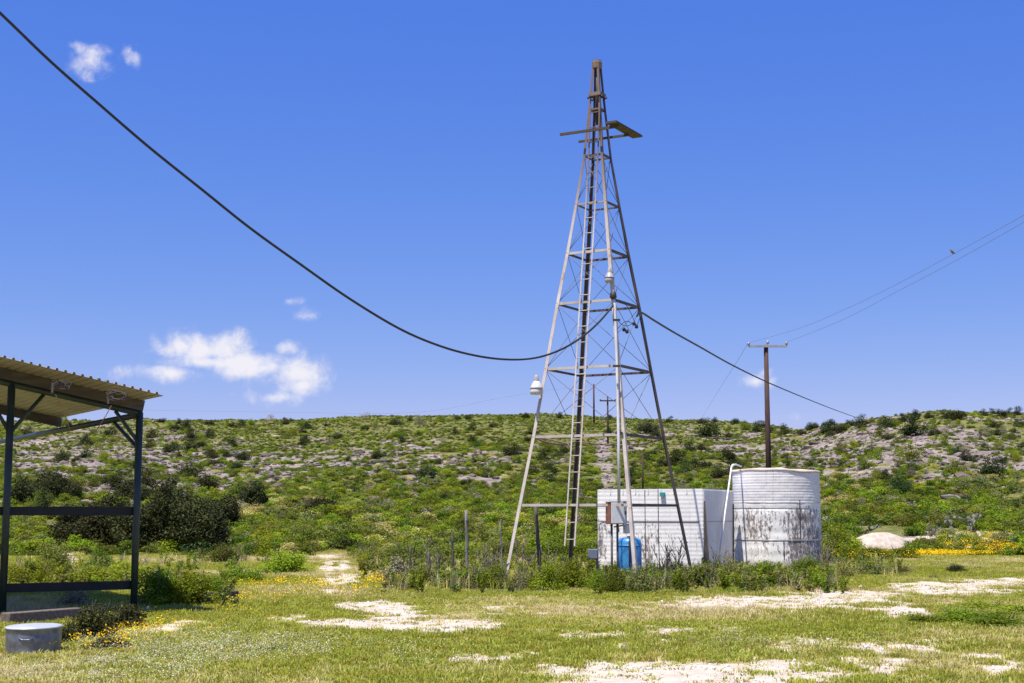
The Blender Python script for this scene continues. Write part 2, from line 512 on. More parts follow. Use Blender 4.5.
# ------------------------------------------------------------------ ground sheet
s_in = np.linspace(-.42, .42, 620)
s_out = np.linspace(.43, 2.2, 90)
S = np.concatenate([-s_out[::-1], s_in, s_out])
Drow = np.concatenate([np.linspace(-25, 10, 30), np.exp(np.linspace(math.log(10.3), math.log(60), 300)), np.exp(np.linspace(math.log(60.5), math.log(300), 260)), np.exp(np.linspace(math.log(303), math.log(1500), 50))])
SS, DR = np.meshgrid(S, Drow)
XX = SS * (np.maximum(DR, 0) + 8) * 1.0
XX = np.where(DR < 10.2, SS * 18.2, XX)
nr, nc = XX.shape
ZZ = H(XX, DR)
V = np.stack([XX.ravel(), DR.ravel(), ZZ.ravel()], 1)
ii = np.arange(nr * nc).reshape(nr, nc)
Fq = np.stack([ii[:-1, :-1].ravel(), ii[:-1, 1:].ravel(), ii[1:, 1:].ravel(), ii[1:, :-1].ravel()], 1)
gm = np_mesh('ground', V, Fq, [M['ground']], smooth=True)
for nm, arr in (('bare', bare(XX, DR)), ('rock', rock(XX, DR)), ('hill', sstep(52, 75, DR))):
    a = gm.attributes.new(nm, 'FLOAT', 'POINT'); a.data.foreach_set('value', arr.ravel().astype(np.float32))
go = bpy.data.objects.new('ground', gm); COL.objects.link(go); tag(go, kind='structure')


# ------------------------------------------------------------------ foliage meshes
def leaves(n, lobes, L, rng, flat=.45, aspect=.55, mess=.9, inner=.45):
    lob = np.array(lobes, float)
    w = lob[:, 3] * lob[:, 4] + lob[:, 3] * lob[:, 5]; w /= w.sum()
    k = rng.choice(len(lob), n, p=w)
    d = rng.normal(size=(n, 3)); d /= np.linalg.norm(d, axis=1)[:, None]
    r = rng.uniform(0, 1, n) ** inner
    p = lob[k, :3] + d * lob[k, 3:6] * r[:, None]
    nrm = d + rng.normal(size=(n, 3)) * mess + np.array([0, 0, flat + .25]); nrm /= np.linalg.norm(nrm, axis=1)[:, None]
    a = rng.normal(size=(n, 3)); t = np.cross(nrm, a); t /= np.linalg.norm(t, axis=1)[:, None]
    b = np.cross(nrm, t)
    l = (L * rng.uniform(.6, 1.35, n))[:, None]
    V = np.empty((n, 4, 3))
    V[:, 0] = p - t * l * .5; V[:, 1] = p + b * l * aspect * .5; V[:, 2] = p + t * l * .5; V[:, 3] = p - b * l * aspect * .5
    keep = V[:, :, 2].min(1) > -.02
    V = V[keep]
    return V.reshape(-1, 3), np.arange(len(V) * 4).reshape(-1, 4)


def lobes_dome(nl, rng, w=.5, h=1.0, r=(.16, .30)):
    out = []
    for i in range(nl):
        a = rng.uniform(0, 6.283); q = rng.uniform(0, 1) ** .6
        rr = rng.uniform(*r)
        x, y = math.cos(a) * q * (w - rr * .7), math.sin(a) * q * (w - rr * .7)
        top = h * (1 - .55 * q * q) * rng.uniform(.75, 1.05)
        z = max(rr * .4 * h, rng.uniform(.25, 1) * (top - rr * h * .8))
        out.append((x, y, z, rr, rr, rr * h * .85))
    return out


def foliage_mesh(name, seed, n, L, nl, mat, h=1.0, **kw):
    rng = np.random.default_rng(seed)
    V, Fq = leaves(n, lobes_dome(nl, rng, h=h), L, rng, **kw)
    return np_mesh(name, V, Fq, [mat])


def stems_mesh(name, seed, n, mat, r=.012, h=1.0):
    rng = np.random.default_rng(seed); mb = MB()
    for i in range(n):
        a = rng.uniform(0, 6.283); q = rng.uniform(.05, .36)
        x, y = math.cos(a) * q, math.sin(a) * q
        mb.tube([(x * .12, y * .12, -.04), (x * .5, y * .5, h * .3), (x, y, h * rng.uniform(.55, .85))], [r, r * .7, r * .25], 5)
    me = bpy.data.meshes.new(name); me.from_pydata(mb.v, [], mb.f); me.materials.append(mat); me.update()
    return me


# near shrubs (fine leaves) : foliage + stems
FINE = {}
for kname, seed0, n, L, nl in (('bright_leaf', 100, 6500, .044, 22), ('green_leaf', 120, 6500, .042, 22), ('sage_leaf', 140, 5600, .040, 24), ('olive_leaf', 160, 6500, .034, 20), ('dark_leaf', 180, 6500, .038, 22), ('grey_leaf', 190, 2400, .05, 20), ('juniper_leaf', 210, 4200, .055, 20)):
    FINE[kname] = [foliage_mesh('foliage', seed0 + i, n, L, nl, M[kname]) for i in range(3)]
STEMS = [stems_mesh('stems', 300 + i, 12, M['dead_twig']) for i in range(3)]


def shrub(name, x, yb, w, h, kind, label, cat='shrub', group=None, D=None, depth=1.0, sink=.04):
    """shrub whose foot is seen at pixel x, yb with a width and height in pixels"""
    g = G(x, yb) if D is None else P(x, yb, D)
    if g.y > 58 and D is None: g = hit(x, yb)
    sc_ = g.y / F_PX
    z = HZ(g.x, g.y)
    t = thing(name, (g.x, g.y, z - sink), label, cat, group)
    i = random.randrange(3)
    f = bpy.data.objects.new('foliage', FINE[kind][i]); COL.objects.link(f); f.parent = t
    s = bpy.data.objects.new('stems', STEMS[random.randrange(3)]); COL.objects.link(s); s.parent = t
    t.rotation_euler = (0, 0, random.uniform(0, 6.283))
    ww = w * sc_ * 1.08
    t.scale = (ww, ww * depth, h * sc_ * 1.06 + .05)
    return t


# ------------------------------------------------------------------ windmill tower
TH = R(28.8)
e1 = Vector((math.cos(TH), -math.sin(TH), 0)); e2 = Vector((math.sin(TH), math.cos(TH), 0))
D0 = 34.3
TC = Vector((2.112, D0, 0))
LEV = [(P(600, 61, 34.2).z, .165), (P(600, 94, 34.2).z, .275), (P(600, 108, 34.1).z, .335), (P(600, 154, 34.0).z, .53), (9.143, .846), (7.911, 1.184), (6.665, 1.55), (5.071, 1.972), (3.444, 2.414), (1.832, 2.894), (-.1, 3.46)]
ring = []
for (z, s) in LEV:
    c = TC + Vector((0, 0, z))
    ring.append({'front': c + (e1 - e2) * s / 2, 'left': c - (e1 + e2) * s / 2, 'right': c + (e1 + e2) * s / 2, 'back': c + (e2 - e1) * s / 2, 'z': z, 's': s, 'c': c})
tw = thing('windmill_tower', TC, 'tall bare four legged steel windmill tower without its wheel, before the white tanks', 'windmill tower')
corner_axes = {'front': (-e1, e2), 'left': (e1, e2), 'right': (-e1, -e2), 'back': (e1, -e2)}
a_, t_ = .080, .012
LP_ = [(0, 0), (a_, 0), (a_, t_), (t_, t_), (t_, a_), (0, a_)]
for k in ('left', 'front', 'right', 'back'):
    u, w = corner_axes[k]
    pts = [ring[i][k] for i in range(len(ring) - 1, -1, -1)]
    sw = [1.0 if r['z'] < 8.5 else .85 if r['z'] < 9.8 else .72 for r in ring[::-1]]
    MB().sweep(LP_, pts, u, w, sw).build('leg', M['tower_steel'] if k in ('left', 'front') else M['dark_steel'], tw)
faces = [('left', 'front', -e2), ('front', 'right', e1), ('right', 'back', e2), ('back', 'left', -e1)]
for i in (2, 3, 4, 5, 6, 7, 8, 9):
    rg = ring[i]
    for (a, b, nrm) in faces:
        if i == 9 and a in ('front',): pass
        A = rg[a] - nrm * .016; B = rg[b] - nrm * .016
        d = (B - A).normalized()
        hh = .022 if i < 5 else .030
        prof = [(-hh, 0), (hh, 0), (hh, .008), (-hh + .008, .008), (-hh + .008, .05), (-hh, .05)]
        if i == 8 and a in ('right', 'back'):
            mid = (A + B) / 2 - Vector((0, 0, .12))
            MB().tube([A, A.lerp(mid, .5) - Vector((0, 0, .04)), mid, B.lerp(mid, .5) - Vector((0, 0, .03)), B], .024, 6).build('girt', M['rust_steel'], tw)
            continue
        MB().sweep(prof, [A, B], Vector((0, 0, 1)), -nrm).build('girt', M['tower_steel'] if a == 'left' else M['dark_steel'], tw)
for i in range(3, 8):
    up, lo = ring[i], ring[i + 1]
    for (a, b, nrm) in faces:
        for (p, q) in ((up[a], lo[b]), (up[b], lo[a])):
            off = -nrm * .035
            MB().tube([p + off, q + off], .0068, 5).build('brace_rod', M['wire_steel'], tw)
# collar and cap
r1 = ring[1]
mb = MB()
for (a, b, nrm) in faces:
    A, B = r1[a] + nrm * .012, r1[b] + nrm * .012
    mb.box((A + B) / 2, ((B - A).length + .05, .018, .09), math.atan2((B - A).y, (B - A).x))
mb.build('collar', M['rust_steel'], tw)
for (a, b, nrm) in faces:
    A, B = r1[a], r1[b]
    for p in (A, B):
        p = p + (B - A).normalized() * (.03 if p is A else -.03)
        MB().tube([p + nrm * .0 - Vector((0, 0, .07)), p + nrm * .075 - Vector((0, 0, .07))], .026, 6).build('collar_bolt', M['dark_metal'], tw)
ct = ring[0]['c']
MB().lathe(ct + Vector((0, 0, -.04)), [(.095, -.13), (.125, -.12), (.13, .03), (.115, .05), (.115, .08), (.06, .09), (.03, .09)], 10, smooth=False).build('cap', M['rust_steel'], tw)
MB().tube([ct - Vector((0, 0, 1.6)), ct - Vector((0, 0, .1))], .035, 8).build('centre_pipe', M['dark_metal'], tw)
# ladder on the left-front face
zt, zb = ring[2]['z'] + .1, .9


def face_mid(z, off):
    zs = [r['z'] for r in ring[::-1]]; ms = [(r['left'] + r['front']) / 2 for r in ring[::-1]]
    x = np.interp(z, zs, [m.x for m in ms]); y = np.interp(z, zs, [m.y for m in ms])
    return Vector((x, y, z)) + e1 * (off + .03 - .04 * (1 - z / 9)) - e2 * .05


mbl = MB()
zz = np.linspace(zb, zt, 24)
for sgn in (-1, 1):
    pr = [(-.017, -.006), (.017, -.006), (.017, .006), (-.017, .006)]
    pts = [face_mid(z, sgn * .125) for z in zz]
    mbl.sweep(pr, pts, e1, e2)
lad = mbl.build('ladder', M['tower_steel'], tw)
z = zb + .15
while z < zt:
    MB().tube([face_mid(z, -.135), face_mid(z, .135)], .011, 6).build('rung', M['tower_steel'], lad)
    z += .385
# working platform left at the top: two beams and one plank
zp = P(600, 130, 33.9).z
cp = TC + Vector((0, 0, zp))
for sgn, (l0, l1) in ((-1, (-.82, .78)), (1, (-.72, .66))):
    A = cp + e2 * sgn * .42 + e1 * l0; B = cp + e2 * sgn * .42 + e1 * l1
    MB().box((A + B) / 2, ((B - A).length, .045, .062 if sgn < 0 else .055), -TH).build('platform_beam', M['plank_wood'], tw)
A = cp + e1 * .66 - e2 * .62 + Vector((0, 0, .075)); B = cp + e1 * .66 + e2 * .95 + Vector((0, 0, .075))
MB().box((A + B) / 2, ((B - A).length, .27, .05), math.atan2(e2.y, e2.x)).build('platform_plank', M['plank_wood'], tw)
# broken bar dangling at the lower girt
g8 = ring[8]['left']
MB().tube([g8 + e2 * .05, g8 + e1 * .45 - Vector((0, 0, .08)) + e2 * .2, g8 + e1 * .85 - Vector((0, 0, .17)) + e2 * .2, g8 + e1 * 1.0 - Vector((0, 0, .42)) + e2 * .2], .022, 6).build('bent_bar', M['rust_steel'], tw)


def yard_lamp(loc, arm_to, s, label, m1, group=None):
    t = thing('yard_lamp', loc, label, 'lamp', 'yard lamps bolted to the windmill tower')
    L = Vector(loc)
    MB().lathe(L, [(.03 * s, .28 * s), (.055 * s, .26 * s), (.065 * s, .10 * s), (.07 * s, .06 * s)], 16).build('housing', M['insulator'], t)
    MB().lathe(L, [(.07 * s, .12 * s), (.11 * s, .07 * s), (.15 * s, -.03 * s), (.17 * s, -.06 * s), (.16 * s, -.065 * s)], 20).build('shade', m1, t)
    MB().lathe(L, [(.155 * s, -.05 * s), (.16 * s, -.15 * s), (.15 * s, -.21 * s), (.02 * s, -.215 * s)], 20).build('diffuser', m1, t)
    MB().tube([L + Vector((0, 0, .2 * s)), Vector(arm_to)], .022, 6).build('arm', M['dark_metal'], t)
    return t


pl = P(536.5, 386, ring[8]['left'].y - .18)
yl1 = ring[8]['left'].lerp(ring[7]['left'], .72)
yard_lamp(pl, yl1, .95, 'white barn lamp hanging off the left leg of the windmill tower', M['lamp_white'])
pf = P(609.5, 276, ring[5]['front'].y - .15)
yard_lamp(pf, ring[5]['front'].lerp(ring[6]['front'], .5), .72, 'smaller grey lamp high on the front leg of the windmill tower', M['insulator'])

# conduit pipe on the front leg and mast with cable fittings
fr = lambda i: ring[i]['front']
DCo = fr(6).y - .10
cd = thing('conduit_pipe', G(619.5, 592) if False else P(619.5, 500, fr(8).y - .02), 'pale metal conduit running upright beside the front leg of the windmill tower', 'pipe')
MB().tube([P(619, 503, fr(9).y - .05), P(618.5, 436, fr(8).y - .05), P(617, 366, fr(7).y - .05), P(614.8, 305, fr(6).y - .05), P(613.4, 297, fr(6).y - .02)], .035, 8).build('pipe', M['conduit'], cd)
MB().lathe(P(613.2, 296, fr(6).y - .03) - Vector((0, 0, .08)), [(.05, 0), (.085, .05), (.07, .16), (.03, .19)], 12).build('weatherhead', M['dark_metal'], cd)
for y_ in (320, 366, 433):
    q = P(616.5 if y_ < 400 else 619, y_, fr(8).y + .0)
    MB().box(q, (.17, .05, .05)).build('pipe_clamp', M['dark_metal'], cd)
# small cable fittings with hanging loops between front and right legs
fit = thing('cable_fitting', P(634, 322, 33.5), 'dark cable clamp with loose wire loops hung inside the windmill tower', 'cable fitting')
mb = MB()
for (x0, y0, x1, y1, sag) in ((615, 300, 636, 325, 14), (616, 318, 633, 323, -9), (617, 330, 634, 325, 10), (636, 325, 641, 312, -6)):
    pts = []
    for k in range(9):
        q = k / 8; pts.append(P(x0 + (x1 - x0) * q, y0 + (y1 - y0) * q - math.sin(q * 3.14) * sag * .6, 33.2 + .5 * q))
    mb.tube(pts, .008, 5)
mb.build('wire_loop', M['cable_black'], fit)
for (x0, y0) in ((634, 323), (636.5, 326), (624, 329), (627, 331)):
    MB().lathe(P(x0, y0, 33.5) - Vector((0, 0, .05)), [(.02, -.01), (.04, 0), (.04, .06), (.015, .09)], 8).build('clamp', M['cable_black'], fit)

# ------------------------------------------------------------------ overhead cables (hang in vertical planes)


def plane_pt(x, y, A, B):
    d = ray(x, y); n = Vector((B.y - A.y, -(B.x - A.x), 0))
    dv = Vector(d); o = Vector((0, 0, CAM_Z))
    return o + dv * ((A - o).dot(n) / dv.dot(n))


def cable(name, pix, A, B, r, mat, label, cat='cable', group=None, extra0=None, extra1=None):
    pts = [plane_pt(x, y, A, B) for x, y in pix]
    # smooth
    out = []
    for i in range(len(pts) - 1):
        p0 = pts[max(i - 1, 0)]; p1 = pts[i]; p2 = pts[i + 1]; p3 = pts[min(i + 2, len(pts) - 1)]
        for k in range(5):
            t = k / 5
            out.append(.5 * ((2 * p1) + (p2 - p0) * t + (2 * p0 - 5 * p1 + 4 * p2 - p3) * t * t + (3 * p1 - p0 - 3 * p2 + p3) * t ** 3))
    out.append(pts[-1])
    if extra0: out.insert(0, out[0] + (out[0] - out[2]).normalized() * extra0)
    if extra1: out.append(out[-1] + (out[-1] - out[-3]).normalized() * extra1)
    o = MB().tube(out, r, 6).build(name, mat, None, out[0])
    return tag(o, label, cat, group)


At = P(615, 303, fr(6).y + .0)
Bt = P(0, 13, 21.5)
cable('overhead_cable', [(-60, -42), (0, 13), (50, 61), (100, 105), (150, 148), (200, 188), (250, 228), (300, 264), (350, 299), (400, 329), (440, 346), (475, 355.5), (507, 359.5), (535, 358), (560, 350), (582, 337), (600, 321), (615, 303)], Bt, At, .024, M['cable_black'],
      'thick black cable sagging from upper left of the sky to the windmill tower', 'cable', 'overhead cables', extra0=14)
A2 = P(641, 312, ring[6]['right'].y); B2 = P(852, 415, 128)
cable('overhead_cable', [(637, 316), (641, 312.5), (655, 321), (675, 333), (700, 347), (733, 365.5), (767, 382), (800, 396), (830, 408), (852, 416), (864, 420)], A2, B2, .027, M['cable_black'],
      'dark cable running from the right side of the windmill tower down to the hilltop', 'cable', 'overhead cables')

# utility pole
DP = 79.0
pt = P(767.3, 345, DP); pb = P(768.6, 470, DP)
zb_ = HZ(pt.x, DP)
up_ = thing('utility_pole', (pb.x, DP, zb_), 'brown wooden utility pole with a single crossarm rising behind the round white tank', 'utility pole', 'utility poles')
MB().tube([(pb.x, DP, zb_ - .3), (pb.x, DP, pt.z)], [.17, .125], 10).build('pole', M['pole_wood'], up_)
al, ar = P(748.2, 346.5, DP - .15), P(787, 346.0, DP - .15)
MB().box((al + ar) / 2, ((ar - al).length, .1, .12)).build('crossarm', M['insulator'], up_)
for q in (al + Vector((.03, 0, 0)), ar - Vector((.03, 0, 0)), Vector((pt.x, DP - .15, al.z + .08))):
    MB().lathe(q + Vector((0, 0, .05)), [(.03, 0), (.08, .03), (.06, .08), (.085, .12), (.06, .17), (.03, .2)], 8).build('insulator', M['insulator'], up_)
insL = al + Vector((.03, 0, .24)); insR = ar + Vector((-.03, 0, .24))
for (nm, A, pix, D1, lb) in (('a', insR, [(787, 342), (840, 321), (900, 290), (955, 261), (1024, 222), (1110, 170)], 30, 'lower of two thin power lines climbing right from the utility pole'),
                             ('b', insL, [(748, 343), (800, 328), (850, 307), (900, 282.5), (955, 253), (1024, 215), (1110, 164)], 30, 'upper of two thin power lines climbing right from the utility pole')):
    cable('power_line', pix, A, P(1110, 167, D1), .0065, M['cable_grey'], lb, 'power line', 'thin power lines', extra1=45)
cable('power_line', [(748, 343), (738, 360), (722, 385), (706, 411), (700, 421), (694, 432)], insL, P(700, 420, 262), .010, M['cable_grey'], 'faint power line dropping left from the utility pole to the ridge', 'power line', 'thin power lines')
# bird on the upper line
bp_ = plane_pt(952.5, 254.7, insL, P(1110, 167, 30))
bd = thing('bird', bp_, 'small brown bird perched on the thin power line at right', 'bird')
mb = MB(); B_ = bp_ + Vector((0, 0, .085)); BS = .5
V3 = lambda x, y, z: Vector((x * BS, y * BS, z * BS))
mb.tube([B_ + V3(.16, 0, -.12), B_ + V3(.09, 0, -.07), B_, B_ + V3(-.06, 0, .09), B_ + V3(-.10, 0, .15), B_ + V3(-.15, 0, .155)], [.007, .022, .043, .033, .023, .004], 10)
mb.tube([B_ + V3(0, .02, -.05), B_ + V3(0, .02, -.17)], .005, 5)
mb.tube([B_ + V3(0, -.02, -.05), B_ + V3(0, -.02, -.17)], .005, 5)
mb.build('body', M['bird_grey'], bd)

# far poles on the slope
for (x, yt, yb, arm, lab) in ((608, 396, 446, 8, 'small distant wooden power pole with a crossarm on the slope, seen through the tower'), (594, 384, 424, 0, 'small distant bare pole on the ridge, seen through the windmill tower'), (643, 452, 498, 0, 'slim brown pole on the lower slope just above the long white tank')):
    h_ = hit(x, yb)
    k = h_.y / F_PX
    t = thing('utility_pole', h_, lab, 'utility pole', 'utility poles')
    top = P(x, yt, h_.y)
    MB().tube([h_ - Vector((0, 0, .2)), (h_.x, h_.y, top.z)], [.14 * h_.y / 200, .11 * h_.y / 200], 8).build('pole', M['pole_wood'], t)
    if arm:
        MB().box((h_.x, h_.y - .15, top.z - .6), (arm * 2 * k, .14, .16)).build('crossarm', M['pole_wood'], t)
        for sg in (-1, 1): MB().lathe((h_.x + sg * (arm - .5) * k, h_.y - .15, top.z - .52), [(.06, 0), (.1, .1), (.06, .25)], 6).build('insulator', M['insulator'], t)
hp = hit(594, 424); tp = P(594, 386, hp.y)
cable('power_line', [(594, 386), (560, 389), (530, 393), (490, 400), (450, 408), (420, 412), (380, 413.5), (330, 413), (270, 412), (200, 411), (130, 410), (40, 409)], tp, P(300, 412, 235), .016, M['cable_grey'], 'faint power line skimming the ridge left of the windmill tower', 'power line', 'thin power lines')

# ------------------------------------------------------------------ white tanks
TB = R(24)
b1 = Vector((math.cos(TB), -math.sin(TB), 0)); b2 = Vector((math.sin(TB), math.cos(TB), 0))
cr = P(703, 489, 38.0)
zt_ = cr.z
base_r = Vector((cr.x, cr.y, 0))
# width so that the left end falls on pixel 595
wl = 3.0
for _ in range(20):
    q = base_r - b1 * wl
    px, _y = proj(q.x, q.y, zt_)
    wl += (px - 595) * q.y / F_PX * .9
dl = 3.0
corner = [base_r, base_r + b2 * dl, base_r + b2 * dl - b1 * wl, base_r - b1 * wl]
tk = thing('storage_tank', base_r, 'long low boxy white water tank with ribbed front and peeling paint behind the tower', 'water tank')


def round_rect(r, inset=0):
    pts = []
    for i, c in enumerate(corner):
        a = corner[i - 1]; b = corner[(i + 1) % 4]
        u = (a - c).normalized(); w = (b - c).normalized()
        rr = r if i in (2, 3) else .03
        cc = c + (u + w) * rr
        for k in range(5):
            t = k / 4 * math.pi / 2
            pts.append(cc - w * rr * math.cos(t) - u * rr * math.sin(t))
    cen = sum(corner, Vector()) / 4
    return [p + (cen - p).normalized() * inset for p in pts]


prof = []
nz = 110
for i in range(nz + 1):
    z = -.1 + (zt_ + .1) * i / nz
    ph = (z / .113) % 1
    prof.append((z,   .004 * (1 - math.cos(ph * 2 * math.pi)) / 2))
vs = []; fs = []
for z, ins in prof:
    vs += [Vector((p.x, p.y, z)) for p in round_rect(.22, ins)]
npp = 20
for i in range(nz):
    for k in range(npp):
        fs.append((i * npp + k, i * npp + (k + 1) % npp, (i + 1) * npp + (k + 1) % npp, (i + 1) * npp + k))
MB().add(vs, fs).build('wall', M['tank_paint_box'], tk)
top = [Vector((p.x, p.y, zt_ + .01)) for p in round_rect(.2, .02)]
MB().add(top + [t - Vector((0, 0, .04)) for t in top], [tuple(range(npp)), tuple(range(2 * npp - 1, npp - 1, -1))] + [(k, npp + k, npp + (k + 1) % npp, (k + 1) % npp) for k in range(npp)]).build('top_cover', M['tank_paint_clean'], tk)
# smooth end panel facing right, a seam band and little top clips
A, B = corner[0], corner[1]
nb = b1
MB().box((A + B) / 2 + nb * .012 + Vector((0, 0, zt_ / 2 - .03)), (dl - .04, .02, zt_ + .0), math.atan2(b2.y, b2.x)).build('end_panel', M['tank_paint_clean'], tk)
MB().box((A + B) / 2 + nb * .025 + Vector((0, 0, 1.42)), (dl - .06, .012, .03), math.atan2(b2.y, b2.x)).build('seam', M['insulator'], tk)
fr0 = corner[3]; mid = (corner[3] + corner[0]) / 2
MB().box(mid - b2 * .006 + Vector((0, 0, 1.42)), (wl - .24, .014, .018), -TB).build('seam', M['dark_wood'], tk)
for k in range(7):
    q = corner[3] + b1 * (.45 + k * (wl - .9) / 6) - b2 * .004
    MB().box(q + Vector((0, 0, zt_ - .06)), (.025, .02, .12), -TB).build('top_clip', M['tank_paint_clean'], tk)
MB().box(corner[3] + b1 * 1.95 - b2 * .05 + Vector((0, 0, zt_ - .14)), (.13, .09, .11), -TB).build('float_valve', surf('teal_paint', (.02, .2, .2), (.04, .3, .28)), tk)

RD_ = 41.5
rc = P(776.5, 513, RD_); rc.z = 0
rad = 43.6 * (RD_ - .6) / F_PX
zr_ = P(776, 470.5, RD_ - 1.2).z
rt = thing('water_tank', rc, 'tall round white water tank, corrugated on top, dark streaks where paint peels', 'water tank')
z1, z2, z3 = P(776, 503, RD_ - 1.2).z, P(776, 509, RD_ - 1.2).z, P(776, 541, RD_ - 1.2).z
pr = []
nn = 66
for i in range(nn + 1):
    z = z1 + .02 + (zr_ - z1 - .02) * i / nn
    pr.append((rad - .006 - (.0035 + .002 * math.sin(i * .37)) * (1 - math.cos(i / 6 * 2 * math.pi)) / 2, z))
MB().lathe(rc, pr, 96, cap=False, smooth=False).build('corrugated_ring', M['tank_paint_clean'], rt)
wp = [(rad + .004 * math.sin(q * 40), -.1 + (z1 + .1) * q) for q in np.linspace(0, 1, 60)]
MB().lathe(rc, [(r_ - .014 * (min(abs(z_ - z3), abs(z_ - z2)) < .02), z_) for r_, z_ in wp] + [(rad - .02, z1 + .03)], 96, cap=False, smooth=False).build('wall', M['tank_paint'], rt)
mb = MB()
for zz_ in (z1 + .012, z3 + .02): mb.lathe(rc, [(rad - .02, zz_ - .012), (rad + .008, zz_ - .01), (rad + .008, zz_ + .01), (rad - .02, zz_ + .012)], 64, cap=False)
mb.build('hoop', M['insulator'], rt)
for ob_ in (o for o in rt.children if o.name.split('.')[0] in ('wall', 'corrugated_ring')):
    co_ = np.empty(len(ob_.data.vertices) * 3); ob_.data.vertices.foreach_get('co', co_); co_ = co_.reshape(-1, 3)
    an = np.arctan2(co_[:, 1], co_[:, 0])
    dn = .010 * fbm(an * 3.0, co_[:, 2] * 2.2, 201, 3) + .006 * fbm(an * 9.0, co_[:, 2] * 6, 203, 2)
    co_[:, :2] *= (1 + np.minimum(dn, .002) / rad)[:, None]
    ob_.data.vertices.foreach_set('co', co_.ravel()); ob_.data.update()
# worn rim and a sagging rusty lid
vs = []; fs = []
nS = 48
for j, (q, dz) in enumerate(((1.0, -.03), (1.012, .0), (1.0, .035), (.6, .075), (.02, .085))):
    for k in range(nS):
        a = k * 2 * math.pi / nS
        wv = .018 * math.sin(a * 3 + 1) + .012 * math.sin(a * 7) - .02 * math.cos(a)
        vs.append(rc + Vector((math.cos(a) * rad * q, math.sin(a) * rad * q, zr_ + dz + wv * (q > .3))))
for j in range(4):
    for k in range(nS): fs.append((j * nS + k, j * nS + (k + 1) % nS, (j + 1) * nS + (k + 1) % nS, (j + 1) * nS + k))
fs.append(tuple(4 * nS + k for k in range(nS)))
MB().add(vs, fs, True).build('lid', surf('lid_rust', (.42, .33, .27), (.58, .50, .44), 3, .85, spots=(.22, .12, .08)), rt)
# dark vertical seam where the paint has gone
mb = MB()
for (px_, y0, y1, wd) in ((792, 500, 553, .05), (775, 540, 560, .05)):
    a = math.asin((px_ - 776.5) / 43.6)
    n_ = 7; vs = []; ri = rad + .004
    for i in range(n_ + 1):
        z = P(776, y0 + (y1 - y0) * i / n_, RD_ - 1.2).z
        ww = wd * random.uniform(.4, 1.2)
        for sg in (-1, 1):
            aa = a + sg * ww / rad / 2
            vs.append(rc + Vector((math.sin(aa) * ri, -math.cos(aa) * ri, z)))
    mb.add(vs, [(2 * i, 2 * i + 1, 2 * i + 3, 2 * i + 2) for i in range(n_)])
mb.build('seam_stain', M['dark_wood'], rt)
# overflow pipe between the tanks
ovp = [P(719, 557, 39.0), P(722, 535, 39.2), P(727, 499, 39.8), P(731.5, 467, 40.3), P(733, 464.8, 40.4), P(736, 464.6, 40.6), P(741, 466.4, 41.0)]
ov = thing('overflow_pipe', ovp[0], 'white bent pipe leaning between the two white tanks', 'pipe')
MB().tube(ovp, .026, 8).build('pipe', M['box_white'], ov)
MB().lathe(ovp[4] - Vector((0, 0, .03)), [(.036, -.02), (.04, .0), (.036, .05)], 10).build('elbow', M['box_white'], ov)

# dark narrow strips standing beside the tanks
for (x0, y0, x1, y1, w0, w1, D, lb) in ((704.6, 501, 707, 568, .03, .17, 37.85, 'dark tapered strip at the corner of the long white tank'), (732.6, 504, 731.8, 566, .08, .12, 40.6, 'dark narrow strip upright against the left side of the round tank')):
    t_ = P(x0, y0, D); b_ = P(x1, y1, D - .15); b_.z = -.05
    d = Vector((1, 0, 0)); n_ = Vector((0, 1, 0))
    o = MB().add([b_ - d * w1 / 2, b_ + d * w1 / 2, t_ + d * w0 / 2, t_ - d * w0 / 2, b_ - d * w1 / 2 + n_ * .05, b_ + d * w1 / 2 + n_ * .05, t_ + d * w0 / 2 + n_ * .05, t_ - d * w0 / 2 + n_ * .05],
                 [(0, 1, 2, 3), (7, 6, 5, 4), (0, 4, 5, 1), (1, 5, 6, 2), (2, 6, 7, 3), (3, 7, 4, 0)]).build('plank', M['dark_wood'], None, b_)
    tag(o, lb, 'plank')
# thin rods in front of the long tank
for (x, y0, D, lb) in ((644.8, 490, 36.6, 'left of two thin dark rods upright before the long white tank'), (658, 489, 36.9, 'right of two thin dark rods upright before the long white tank')):
    t_ = P(x, y0, D); o = MB().tube([(t_.x + .02, D, -.1), (t_.x, D, t_.z * .5), (t_.x, D, t_.z)], .013, 6).build('metal_rod', M['wire_steel'], None, (t_.x, D, 0)); tag(o, lb, 'rod', 'thin rods before the long tank')

# ------------------------------------------------------------------ electrical boxes, pressure tank
bx = P(618, 513, 32.6)
eb = thing('electrical_box', (bx.x, bx.y, 0), 'white door electrical box with rusty left side on two thin posts at the tower', 'electrical box')
rz = R(18)
rx_, ry_ = Vector((math.cos(rz), math.sin(rz), 0)), Vector((-math.sin(rz), math.cos(rz), 0))
MB().box(bx + ry_ * .11, (.42, .26, .50), rz, bev=.012).build('cabinet', M['box_rust'], eb)
dr = MB().box(bx - ry_ * .035 + rx_ * .012, (.385, .022, .47), rz, bev=.008).build('door', M['box_white'], eb)
MB().box(bx - ry_ * .055 + rx_ * .16, (.022, .02, .08), rz).build('handle', M['dark_metal'], dr)
MB().box(bx + ry_ * .11 + Vector((0, 0, .263)), (.45, .29, .02), rz).build('hood', M['box_white'], eb)
for sx in (-.11, .03):
    q = bx + rx_ * sx + ry_ * .12
    MB().tube([(q.x, q.y, -.1), (q.x, q.y, bx.z - .22)], .026, 8).build('post', M['wire_steel'], eb)
b2_ = P(629, 529, 32.9)
jb = thing('junction_box', b2_, 'small white junction box with brackets fixed below the larger electrical box', 'junction box')
MB().box(b2_, (.24, .14, .20), rz, bev=.01).build('case', M['box_white'], jb)
